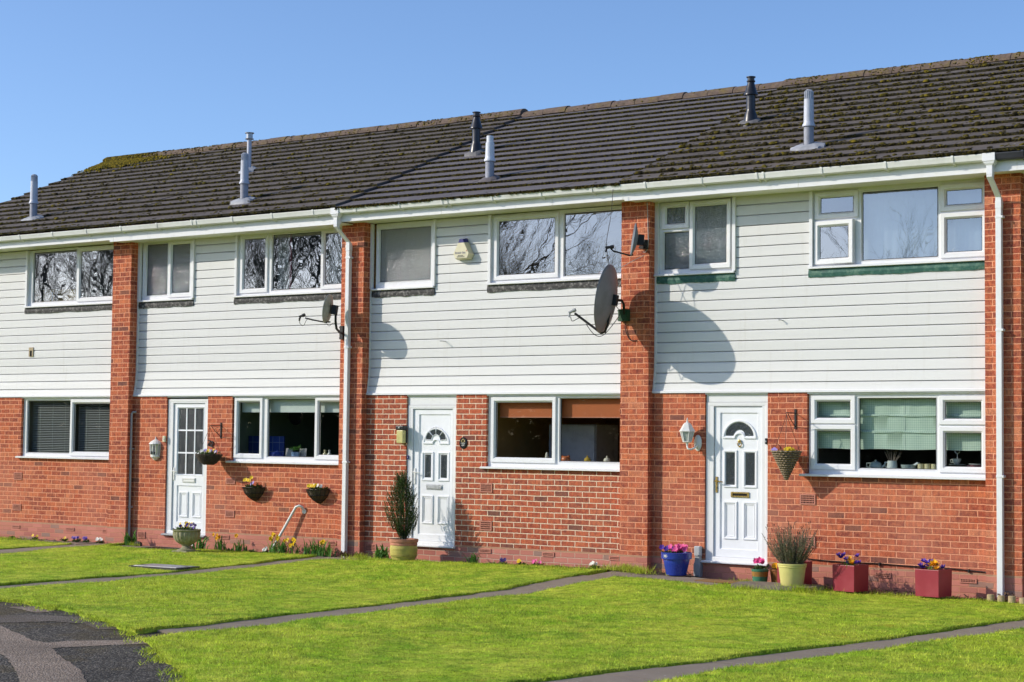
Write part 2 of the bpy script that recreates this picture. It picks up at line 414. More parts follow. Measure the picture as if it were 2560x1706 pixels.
pet_lilac = petal('lilac_petals', (.36,.28,.62)); pet_navy = petal('deep_purple_petals', (.035,.015,.12))

def grass_mats():
    def colr(t, p, tint=None):
        big = t.ramp(t.noise(.5, 5, .65, p), [(.34, 0), (.66, 1)]); mid = t.noise(2.6, 6, .72, p)
        k = t.mix(big, (.28,.46,.026), (.44,.54,.040)); k = t.mix(t.ramp(mid, [(.40, 0), (.62, .9)]), k, (.58,.62,.075))
        k = t.mix(t.math('MULTIPLY', t.ramp(t.noise(1.3, 6, .75, p, dist=.8), [(.50, 0), (.62, 1)]), .62), k, (.17,.34,.020))
        k = t.mix(1, k, t.ramp(t.noise(9, 5, .75, p), [(.30, .60), (.5, 1), (.70, 1.42)]), 'MULTIPLY')
        moss = t.ramp(t.noise(1.9, 7, .75, p), [(.62, 0), (.68, 1)]); k = t.mix(t.math('MULTIPLY', moss, .7), k, (.56,.42,.06))
        if tint is not None: k = t.mix(1, k, t.ramp(tint, [(0, .42), (1, 1.65)]), 'MULTIPLY')
        return k
    t = NT('lawn_turf'); p = t.pos(); k = colr(t, p)
    k = t.mix(1, k, t.ramp(t.noise(55, 4, .7, p), [(.3, .6), (.7, 1.2)]), 'MULTIPLY')
    t.bsdf(k, .9, t.bump(t.noise(120, 4, .7, p), .8, .02), spec=.1)
    g = NT('grass_blades'); a = g.n('ShaderNodeAttribute', attribute_name='tint').outputs['Fac']; k = colr(g, g.pos(), a)
    b = g.bsdf(k, .55, spec=.25); tr = g.n('ShaderNodeBsdfTranslucent'); g.l(k, tr.inputs[0])
    mx = g.n('ShaderNodeMixShader'); mx.inputs[0].default_value = .4; g.l(b.outputs[0], mx.inputs[1]); g.l(tr.outputs[0], mx.inputs[2]); g.l(mx.outputs[0], g.out.inputs[0])
    return t.m, g.m
turf_m, blade_m = grass_mats()
soil_m = M('dark_soil', (.045,.030,.022), .95, .35, 30, bump=.9, bscale=60, world=True)
def path_mat():
    t = NT('concrete_path'); p = t.pos()
    k = t.mix(t.noise(2.5, 6, .65, p), (.19,.15,.115), (.34,.28,.22))
    k = t.mix(t.math('MULTIPLY', t.ramp(t.noise(24, 2, .5, p), [(.69, 0), (.73, 1)]), .7), k, (.42,.41,.38))
    k = t.mix(t.math('MULTIPLY', t.ramp(t.noise(3.1, 6, .7, p), [(.6, 0), (.75, 1)]), .7), k, (.16,.13,.03))
    t.bsdf(k, .9, t.bump(t.noise(80, 5, .75, p), .6, .008), spec=.2); return t.m
path_m = path_mat()
def tar_mat(name, c1, c2, speck, moss=0):
    t = NT(name); p = t.pos()
    v = t.n('ShaderNodeTexVoronoi'); v.inputs['Scale'].default_value = 62; t.l(p, v.inputs['Vector'])
    g = t.n('ShaderNodeSeparateXYZ'); t.l(v.outputs['Color'], g.inputs[0])
    k = t.mix(g.outputs[0], c1, c2)
    k = t.mix(t.math('MULTIPLY', t.math('GREATER_THAN', g.outputs[1], .86), .8), k, speck)
    k = t.mix(1, k, t.ramp(t.noise(1.6, 5, .6, p), [(.3, .75), (.7, 1.25)]), 'MULTIPLY')
    if moss:
        k = t.mix(t.math('MULTIPLY', t.ramp(t.noise(1.1, 6, .7, p), [(.52, 0), (.68, 1)]), moss), k, (.12,.085,.025))
    h = t.math('SUBTRACT', 1, v.outputs['Distance'])
    t.bsdf(k, .85, t.bump(h, .9, .012), spec=.25); return t.m
tar_dark = tar_mat('worn_tarmac', (.024,.021,.017), (.100,.086,.068), (.26,.23,.19), .6)
tar_tan = tar_mat('sandy_tarmac_patch', (.20,.15,.11), (.31,.24,.18), (.36,.30,.25))
tar_grey = tar_mat('grey_brown_tarmac', (.10,.083,.066), (.17,.14,.11), (.22,.19,.17), .35)
interior_m = M('interior_plaster', (.30,.30,.27), .9, .1, 2, world=True)
interior_warm = M('interior_warm_plaster', (.42,.27,.10), .9, .1, 2, world=True)
interior_green = M('interior_sage_plaster', (.16,.21,.15), .9, .1, 2, world=True)
floor_m = M('interior_floor', (.12,.08,.05), .6, .2, 5, world=True)
bark_m = M('bare_bark', (.20,.165,.135), .9, .25, 6, world=True)
# ------------------------------------------------------------------ the terrace
SL = .436; CU = 1/math.hypot(1, SL); SU = SL*CU           # roof pitch
RY0 = -.47; RLEN = 16*.331
def roof_p(x, s, n, z0): return (x, RY0 + s*CU - n*SU, z0 + s*SU + n*CU)

def window(parent, x0, x1, z0, z1, yf, cells, glass, sill, flash=None, flash_x=None, mat=upvc):
    holes = []
    for c in cells:
        d = -.018 if c[0] == 'F' else .03
        holes.append((c[1]+d, c[2]-d, c[3]+d, c[4]-d))
    mb = MB(); plate(mb, x0, x1, z0, z1, holes, yf, yf+.06)
    for c in cells:
        if c[0] == 'F': sweep(mb, rect(c[1]-.018, c[2]+.018, c[3]-.018, c[4]+.018), [(0, yf-.001), (.006, yf-.004), (.019, yf+.026)])
    wn = mb.build('window', mat, parent)
    for c in cells:
        g = c[5] if len(c) > 5 and c[5] else glass; ang = c[6] if len(c) > 6 else 0
        Mx = None
        if ang:
            h = Vector((c[1], yf+.01, 0)); Mx = Matrix.Translation(h) @ Matrix.Rotation(-R(ang), 4, 'Z') @ Matrix.Translation(-h)
        if c[0] == 'S':
            sb = MB(); sweep(sb, rect(*c[1:5]), [(0, yf+.03), (0, yf-.018), (.006, yf-.024), (.05, yf-.024), (.072, yf+.002), (.076, yf+.03), (0, yf+.03)])
            if Mx: sb.xf(Mx)
            sb.build('sash', mat, wn); a = (c[1]+.07, c[2]-.07, c[3]+.07, c[4]-.07); yg = yf+.006
            kb = MB(); sweep(kb, rect(*a), [(0, yg-.002), (.009, yg-.003), (.009, yg+.004)])
        else:
            a = c[1:5]; yg = yf+.024
            kb = MB(); sweep(kb, rect(*a), [(-.002, yg-.004), (.007, yg-.003), (.007, yg+.004)])
        if Mx: kb.xf(Mx)
        kb.build('gasket', black_plastic, wn)
        pb = MB(); pb.quad((a[0],yg,a[2]),(a[1],yg,a[2]),(a[1],yg,a[3]),(a[0],yg,a[3]))
        if Mx: pb.xf(Mx)
        pb.build('pane', g, wn)
    sx0, sx1, sy, sz0, sz1 = sill
    MB().extx([(yf+.02, sz0), (sy+.012, sz0), (sy, sz0+.004), (sy, sz1-.008), (sy+.01, sz1-.003), (yf+.02, sz1+.004)], sx0, sx1).build('sill', mat, wn, recalc=True)
    if flash:
        fb = MB(); n = 46; fx0, fx1 = flash_x; r_ = random.Random(int(x0*100)); top = []; bot = []; low = []
        for i in range(n+1):
            x = fx0 + (fx1-fx0)*i/n; dy = .003*math.sin(i*.7)+r_.uniform(-.0015,.0015)
            top.append((x, .042, sz0+.002)); bot.append((x, .03+dy, sz0-.055)); low.append((x, .036+dy*.6, sz0-.100+r_.uniform(-.004,.004)+.005*math.sin(i*.35+x0)))
        back = [(p[0], .055, p[2]) for p in low]
        for i in range(n):
            for A, B in ((top, bot), (bot, low), (low, back)): fb.quad(B[i], B[i+1], A[i+1], A[i])
        fb.quad(top[0], (fx0,.055,sz0), back[0], low[0], bot[0]); fb.quad(top[-1], bot[-1], low[-1], back[-1], (fx1,.055,sz0))
        fb.build('flashing', flash, wn)
    return wn

CL0 = 2.172; PITCH = .1345
def clad_profile(za, zb):
    """(y,z) outline of the shiplap boards between two heights"""
    def off(z):
        f = max(0, (2.62-z)/.45); return .05 - .052*f**1.3
    pts = []; ks = [4.58 - PITCH*k for k in range(20)]; ks = [z for z in ks if z > CL0+.01][::-1]
    zs = [CL0] + ks + [4.715]
    for a, b in zip(zs[:-1], zs[1:]):
        h = b-a
        pts += [(off(a), a), (off(a+h-.024), b-.024), (off(b)+.007, b-.0125), (off(b)+.034, b-.0115), (off(b)+.034, b-.0005)]
    out = []
    for (y0, z0), (y1, z1) in zip(pts[:-1], pts[1:]):
        if z1 < za-1e-6 or z0 > zb+1e-6: continue
        def at(z): return (y0 + (y1-y0)*(z-z0)/(z1-z0), z) if abs(z1-z0) > 1e-6 else (y0, z0)
        a = at(za) if z0 < za else (y0, z0); b = at(zb) if z1 > zb else (y1, z1)
        if not out or (abs(out[-1][0]-a[0])+abs(out[-1][1]-a[1])) > 1e-6: out.append(a)
        out.append(b)
    return out

def arch_poly(cx, zb, r, hub=.07, n=22):
    p = [(cx + r*math.cos(math.pi*k/n), zb + r*math.sin(math.pi*k/n)) for k in range(n+1)]
    m = 8; h = [(cx - hub*math.cos(math.pi*k/m), zb + hub*math.sin(math.pi*k/m)) for k in range(m+1)]
    return p + h
def fill(mb, poly, y):
    """flat front of a simple polygon in the facade plane"""
    from mathutils.geometry import tessellate_polygon
    v = [Vector((p[0], y, p[1])) for p in poly]; tr = tessellate_polygon([v])
    vs = [tuple(q) for q in v]; fs = []
    for a, b, c in tr:
        n = (v[b]-v[a]).cross(v[c]-v[a]); fs.append((a,b,c) if n.y < 0 else (a,c,b))
    return mb.add(vs, fs)
def moulding(mb, poly, y, hgt=.013, wd=.03):
    sweep(mb, poly, [(0, y), (.004, y-hgt), (wd*.55, y-hgt), (wd, y-.001)])

def door(parent, fx0, fx1, fz0, fz1, lx0, lx1, lz0, lz1, rec, style, top_panel=None, sill_mat=upvc):
    """frame, leaf with a sunk middle, mouldings, lights and furniture"""
    yf = .028; mb = MB()
    plate(mb, fx0, fx1, fz0, fz1, [(lx0, lx1, fz0+.05, lz1)], yf, yf+.07)
    sweep(mb, rect(fx0, fx1, fz0, fz1), [(0, yf+.02), (0, yf-.004), (.03, yf-.004), (.045, yf-.001)])
    if top_panel: mb.box(fx0, fx1, yf+.004, yf+.05, fz1+.004, top_panel)
    fr = mb.build('door_frame', upvc, parent)
    yl = yf+.022; lb = MB(); rx0, rx1, rz0, rz1 = rec
    glz = []
    if style == 'half': glz = [(-20.691,-20.128,.9,1.968)]
    plate(lb, lx0+.006, lx1-.006, fz0+.052, lz1-.006, [rec] + glz, yl, yl+.05)
    sweep(lb, rect(*rec), [(0, yl-.001), (.012, yl+.016), (.012, yl+.03)])
    yr = yl+.016
    def panel(a, g=None):
        moulding(lb, rect(*a), yr, .016, .034)
        q = rect(a[0]+.034, a[1]-.034, a[2]+.034, a[3]-.034)
        if g is None: moulding(lb, q, yr, .008, .012)
    lights = []; bars = MB(); hb = None
    if style == 'half':
        fill(lb, rect(rx0+.01, rx1-.01, rz0+.01, rz1-.01), yr)
        g = glz[0]; sweep(lb, rect(g[0]-.004, g[1]+.004, g[2]-.004, g[3]+.004), [(-.012, yl), (-.006, yl-.008), (.014, yl+.012)])
        panel((-20.644,-20.441,.222,.627)); panel((-20.349,-20.143,.222,.627))
        lights.append((rect(*g), yl+.012, glass_dark_frost))
        for x in (-20.502, -20.315): bars.box(x-.011, x+.011, yl+.002, yl+.011, g[2], g[3])
        for z in (1.609, 1.249):
            xs = [g[0], -20.513, -20.491, -20.326, -20.304, g[1]]
            for i in (0, 2, 4): bars.box(xs[i], xs[i+1], yl+.002, yl+.011, z-.012, z+.012)
    elif style == 'sun':
        cx, zb = -15.480, 1.443; ox = (lx0+lx1)/2 - (-15.526); cx += ox
        ap = arch_poly(cx, zb, .238, .055); moulding(lb, ap, yr, .018, .036)
        ga = arch_poly(cx, zb+.055, .178, .075)
        n = 22; segs = []
        for s in range(4):
            a0 = math.pi*s/4 + .07; a1 = math.pi*(s+1)/4 - .07
            segs.append([(cx+.178*math.cos(a0+(a1-a0)*k/6), zb+.058+.178*math.sin(a0+(a1-a0)*k/6)) for k in range(7)] +
                        [(cx+.085*math.cos(a1-(a1-a0)*k/4), zb+.058+.085*math.sin(a1-(a1-a0)*k/4)) for k in range(5)])
        fill(lb, rect(rx0+.01, rx1-.01, rz0+.01, rz1-.01), yr)
        for sgm in segs:
            lights.append((sgm, yr-.012, glass_bull)); moulding(lb, inset(sgm, -.012), yr-.008, .012, .011)
        fill(lb, inset(ap, .03), yr-.008)
        for a, g in (((-15.731+ox,-15.522+ox,.913,1.331), 1), ((-15.443+ox,-15.234+ox,.913,1.331), 1), ((-15.693+ox-.035,-15.486+ox-.035,.295,.706), None), ((-15.444+ox,-15.235+ox,.295,.706), None)):
            panel(a, g)
            if g: lights.append((rect(a[0]+.052, a[1]-.052, a[2]+.05, a[3]-.04), yr-.004, glass_bull))
    else:
        cx, zb = -10.592, 1.566; ap = arch_poly(cx, zb, .243, .062); moulding(lb, ap, yr, .018, .036)
        fill(lb, rect(rx0+.01, rx1-.01, rz0+.01, rz1-.01), yr)
        lights.append((arch_poly(cx, zb+.038, .196, .08), yr-.006, glass_bull))
        for a, g in (((-10.818,-10.625,.939,1.418), 1), ((-10.535,-10.340,.939,1.418), 1), ((-10.818,-10.622,.277,.762), None), ((-10.535,-10.338,.277,.762), None)):
            panel(a, g)
            if g: lights.append((rect(a[0]+.034, a[1]-.034, a[2]+.036, a[3]-.03), yr-.004, glass_bull))
    lf = lb.build('door', upvc_door, parent)
    for poly, y, g in lights: fill(MB(), poly, y).build('door_pane', g, lf)
    if bars.v: bars.build('glazing_bar', upvc_door, lf)
    ox = (lx0+lx1)/2
    if style == 'half':
        b = MB(); b.box(-20.56,-20.277,yl-.014,yl,.779,.85); sweep(b, rect(-20.553,-20.284,.786,.843), [(0, yl-.014), (.004, yl-.02), (.012, yl-.02), (.016, yl-.013)]); b.build('letterbox', white_metal, lf)
        hx, hz0, hz1, hm = -20.752, .811, 1.012, white_metal
    elif style == 'sun':
        b = MB(); b.box(ox-.121,ox+.167,yr-.008,yr,.787,.861); b.box(ox-.108,ox+.154,yr-.02,yr-.008,.803,.842); b.build('letterbox', silver, lf)
        hx, hz0, hz1, hm = ox-.322, .865, 1.092, white_metal
    else:
        b = MB(); plate(b, -10.710,-10.452,.816,.884,[(-10.684,-10.478,.836,.866)], yr-.014, yr)
        b.build('letterbox', brass, lf); MB().box(-10.684,-10.478,yr-.006,yr-.001,.836,.866).build('letter_flap', hole_shade, lf)
        hx, hz0, hz1, hm = -10.912, .872, 1.074, brass
        k = MB(); k.ball((-10.588,yr-.018,1.535), .024, 10, 6, (1,.6,1)); k.tube([(-10.588+.03*math.sin(a), yr-.014-.006*math.cos(a/2), 1.495-.03*math.cos(a)) for a in [2*math.pi*i/14 for i in range(15)]], .006, 6)
        k.ball((-10.588,yr-.012,1.465), .012, 8, 5); k.build('knocker', brass, lf, smooth=60)
    b = MB(); b.box(hx-.014, hx+.014, yl-.012, yl, hz0, hz1); b.tube([(hx, yl-.01, hz1-.055), (hx, yl-.05, hz1-.055), (hx+.03, yl-.055, hz1-.056), (hx+.115, yl-.05, hz1-.066)], [.009,.009,.009,.007], 8)
    b.tube([(hx, yl-.018, hz0+.07), (hx, yl-.01, hz0+.07)], .011, 10); b.build('door_handle', hm, lf, smooth=40)
    MB().extx([(yf+.05, fz0-.034), (-.045, fz0-.034), (-.055, fz0-.026), (-.055, fz0-.012), (-.02, fz0), (yf+.05, fz0)], fx0-.03, fx1+.02).build('threshold', sill_mat, parent, recalc=True)
    return fr

def tiles(house, x0, x1, z0, mat, seed, moss_edge, moss_face, yellow_end=False, verge=0):
    r_ = np.random.RandomState(seed); V = []; T = []
    tw = .333
    for k in range(16):
        st = x0 + (0 if k % 2 == 0 else -tw/2) ; n = int((x1-st)/tw)+2
        a = st + np.arange(n)*tw; b = a + tw - .0015
        a = np.clip(a, x0, x1); b = np.clip(b, x0, x1); keep = b-a > .02; a = a[keep]; b = b[keep]; n = len(a)
        j = r_.normal(0, .0012, n); j2 = r_.normal(0, .0014, n); ss = k*.331 - (.05 if k == 0 else 0) + r_.normal(0, .0022, n); se = k*.331+.38
        lo = .014 + j; hi = .052 + j
        for (xx, s, nn) in ((a,ss,lo),(b,ss,lo+j2),(b,se,-.012+0*j),(a,se,-.012+0*j),(a,ss,hi),(b,ss,hi+j2),(b,se,.012+j*.3),(a,se,.012+j*.3)):
            V.append(np.stack([xx, RY0 + s*CU - nn*SU, z0 + s*SU + nn*CU], 1))
        T.append(np.tile(r_.rand(n), 8))
    VV = []; FF = []; TT = []; o = 0
    for k in range(16):
        g = np.stack(V[k*8:(k+1)*8], 1); n = len(g); VV.append(g.reshape(-1,3)); TT.append(np.repeat(T[k][:n], 8))
        base = o + np.arange(n)[:,None]*8
        for q in ((0,3,2,1),(4,5,6,7),(0,1,5,4),(1,2,6,5),(2,3,7,6),(3,0,4,7)): FF.append(base + np.array(q)[None])
        o += n*8
    ro = np_mesh('roof', np.concatenate(VV), np.concatenate(FF), mat, None, np.concatenate(TT), flat=True); ro.parent = house; ro.location = -house.location
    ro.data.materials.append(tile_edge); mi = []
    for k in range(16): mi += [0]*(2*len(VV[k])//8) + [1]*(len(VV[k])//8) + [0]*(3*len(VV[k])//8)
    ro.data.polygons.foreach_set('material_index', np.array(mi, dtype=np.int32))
    # under-sheet, back slope and ridge
    ub = MB(); ub.quad(roof_p(x0,.03,-.02,z0), roof_p(x1,.03,-.02,z0), roof_p(x1,RLEN,-.02,z0), roof_p(x0,RLEN,-.02,z0))
    p = roof_p(0, RLEN, -.02, z0); yb = 2*p[1]-RY0
    ub.quad((x0,p[1],p[2]),(x1,p[1],p[2]),(x1,yb,z0),(x0,yb,z0))
    ub.build('roof_lining', tile_new, house)
    rb = MB(); x = x0; rz = p[2]+.035; r2 = random.Random(seed)
    while x < x1-.02:
        xe = min(x+.448, x1); dz = r2.uniform(-.008,.008); ang = [math.pi*(i/8) for i in range(9)]
        ra, rb_ = .118, .124
        rb.loft([[(xx, p[1]-rr*1.25*math.cos(t), rz-.03+dz+rr*math.sin(t)) for t in ang] + [(xx, p[1], rz-.06+dz)] for xx, rr in ((x, ra*.6), (x, ra), (xe-.004, rb_), (xe-.004, rb_*.6))])
        x = xe
    rg = rb.build('ridge', ridge_m, house, recalc=True); rg.parent = ro; rg.location = (0,0,0)
    # (ridge verts were stored relative to the house) -> shift back to the roof's frame
    rg.location = house.location
    # moss cushions along the tile edges, on the tile faces and along the ridge
    pos = []; rad = []; tint = []
    W = x1-x0
    clump = r_.rand(64, 40)
    def dens(x, s):
        i = ((x-x0)/W*63).astype(int) % 64; jx = (s/RLEN*39).astype(int) % 40; return clump[i, jx]
    n = int(16*W*moss_edge); k = r_.randint(0, 16, n); x = r_.uniform(x0, x1, n); s = k*.331 - (k == 0)*.05 + r_.uniform(-.010, .006, n)
    keep = dens(x, np.clip(s,0,RLEN)) > .12; pos.append(np.stack([x, s, r_.uniform(.012,.050,n)], 1)[keep]); rad.append(r_.uniform(.006,.015,n)[keep]); tint.append((r_.rand(n)**1.6*.75)[keep])
    n = int(RLEN*W*moss_face); x = r_.uniform(x0, x1, n); k = r_.randint(0,16,n); f = np.minimum(r_.exponential(.17, n), .95); s = (k+f)*.331
    keep = dens(x, s) > .35; pos.append(np.stack([x, s, .048-.036*f], 1)[keep]); rad.append(np.minimum(r_.exponential(.0105, n)+.006, .038)[keep]); tint.append(r_.uniform(.0,.85,n)[keep])
    ym = RY0 + RLEN*CU + .02*SU; zm = z0 + RLEN*SU - .02*CU + .008     # ridge line
    def on_ridge(x, th, q):
        yy = ym - .118*1.25*np.cos(th); zz = zm + .118*np.sin(th); dy = yy-RY0; dz = zz-z0
        pos.append(np.stack([x, dy*CU + dz*SU, dz*CU - dy*SU], 1)); rad.append(q); tint.append(r_.uniform(.15, 1, len(x)))
    n = int(W*(170 if moss_face > 5 else 14)); x = r_.uniform(x0, x1, n); kk = dens(x, 0*x+RLEN) > .3; on_ridge(x[kk], r_.uniform(.05, 1.9, n)[kk], r_.uniform(.006,.018,n)[kk])
    if yellow_end:
        n = 3000; x = x0 + np.abs(r_.normal(0, .75, n)); s = RLEN-.02 - np.abs(r_.normal(0, .30, n)); keep = x < x1
        pos.append(np.stack([x, s, .05+0*x], 1)[keep]); rad.append(r_.uniform(.012,.034,n)[keep]); tint.append(r_.uniform(.5,1.0,n)[keep])
        n = 1500; x = x0 + np.abs(r_.normal(0, .6, n)); on_ridge(x, r_.uniform(.05,1.9,n), r_.uniform(.014,.034,n))
    P = np.concatenate(pos); Q = np.concatenate(rad); C = np.concatenate(tint); m = len(P)
    P = np.stack([P[:,0], RY0 + P[:,1]*CU - P[:,2]*SU, z0 + P[:,1]*SU + P[:,2]*CU], 1)
    ang = np.arange(6)*math.pi/3; vs = []
    rot = r_.uniform(0, 6.28, m); el = r_.uniform(.7, 1.5, m)
    for (rr, hh) in ((1, -.25), (.8, .3)):
        for t in ang:
            q = rr*Q*r_.uniform(.8, 1.2, m); vs.append(np.stack([P[:,0]+q*el*np.cos(t+rot), P[:,1]+q*np.sin(t+rot)*CU - hh*Q*SU, P[:,2]+q*np.sin(t+rot)*SU + hh*Q*CU], 1))
    vs.append(np.stack([P[:,0], P[:,1]-.55*Q*SU, P[:,2]+.55*Q*CU], 1))
    V = np.stack(vs, 1).reshape(-1,3); b0 = np.arange(m)[:,None]*13; F = []
    for i in range(6):
        j = (i+1) % 6; F += [b0+np.array((i,j,6+j)), b0+np.array((i,6+j,6+i)), b0+np.array((6+i,6+j,12))]
    mo = np_mesh('moss', V, np.concatenate(F), moss_m, None, np.repeat(C, 13)); mo.parent = ro; mo['kind'] = 'stuff'
    return ro

def flue(roof, house, x, y, h, kind):
    z0 = roof['z0']; s = (y-RY0)/CU; zb = z0 + s*SU + .02
    def lz(mb, prof, n=20): return mb.lathe(prof, n, (x, y, zb))
    def put(mb, name, mat, sm=40):
        o = mb.build(name, mat, house, smooth=sm); o.parent = roof; o.location = house.location; return o
    fb = MB(); q = 26; rr = random.Random(int(x*100)); ring0 = []; ring1 = []
    for i in range(q):
        t = 2*math.pi*i/q; a = (.20 if kind == 'grey' else .13)+.05*rr.random(); b = .105+.03*rr.random()
        ca = math.copysign(abs(math.cos(t))**.7, math.cos(t)); sa = math.copysign(abs(math.sin(t))**.7, math.sin(t))
        ring0.append(roof_p(x+a*ca, s+b*sa, .052+.008*rr.random(), z0)); ring1.append((x+.075*math.cos(t), y+.075*math.sin(t), zb+.075+(y+.075*math.sin(t)-y)*SL))
    fb.loft([[roof_p(p[0], (p[1]-RY0)/CU, .02, z0) for p in ring0], ring0, ring1])
    if kind in ('grey', 'white'):
        put(fb, 'flashing', lead_grey if kind == 'grey' else tile_new, 60); w_ = flue_grey if kind == 'grey' else flue_white
        put(lz(MB(), [(.064,-.05),(.064,.30),(.060,.30)]), 'flue_pipe', flue_low)
        b = MB(); lz(b, [(.058,.29),(.082,.285),(.084,.305),(.068,.335),(.066,.36),(.062,h-.13),(.062,h-.12),(.050,h-.118),(.05,h-.02),(.0,h-.01)])
        put(b, 'flue', w_)
        if kind == 'grey':
            b = MB()
            for i in range(16):
                t = 2*math.pi*i/16; b.tube([(x+.056*math.cos(t), y+.056*math.sin(t), zb+h-.12), (x+.054*math.cos(t), y+.054*math.sin(t), zb+h-.02), (x+.03*math.cos(t), y+.03*math.sin(t), zb+h)], .0045, 5)
            b.lathe([(.0,h-.004),(.034,h-.002),(.034,h+.004),(0,h+.006)], 14, (x,y,zb)); put(b, 'flue_cage', flue_grey)
    elif kind == 'cap':
        put(fb, 'flashing', lead_grey, 60)
        put(lz(MB(), [(.075,-.05),(.062,.05),(.040,.07),(.040,h-.12),(.046,h-.115)]), 'flue', flue_grey)
        put(lz(MB(), [(.075,h-.115),(.078,h-.105),(.056,h-.10),(.056,h-.015),(.08,h-.012),(.082,h),(.0,h+.012)]), 'flue_cap', galv)
    else:
        put(fb, 'flashing', lead_dull, 60)
        put(lz(MB(), [(.115,-.06),(.10,.04),(.085,.13),(.068,.17),(.064,.20),(.064,h-.275),(.102,h-.27),(.100,h-.255),(.088,h-.235),(.052,h-.105),(.047,h-.09),(.060,h-.08),(.062,h-.065),(.050,h-.06),(.05,h-.02),(.066,h-.018),(.066,h-.006),(0,h)]), 'flue', flue_black)

def air_brick(parent, x0, x1, z0, z1, rows, y=0.):
    mb = MB(); n = 9 if x1-x0 > .16 else 6; holes = []
    mx = .018; mz = .012; px = (x1-x0-2*mx)/n; pz = (z1-z0-2*mz)/rows
    for i in range(n):
        for j in range(rows):
            cx = x0+mx+(i+.5)*px; cz = z0+mz+(j+.5)*pz; holes.append((cx-px*.38, cx+px*.38, cz-pz*.33, cz+pz*.33))
    plate(mb, x0, x1, z0, z1, holes, y-.012, y-.002)
    v = mb.build('air_brick', airbrick_m, parent)
    MB().quad((x0+.004,y-.003,z0+.004),(x1-.004,y-.003,z0+.004),(x1-.004,y-.003,z1-.004),(x0+.004,y-.003,z1-.004)).build('air_brick_hole_shade', hole_shade, v)  # shallow near-black sheet paints the shade seen through the holes

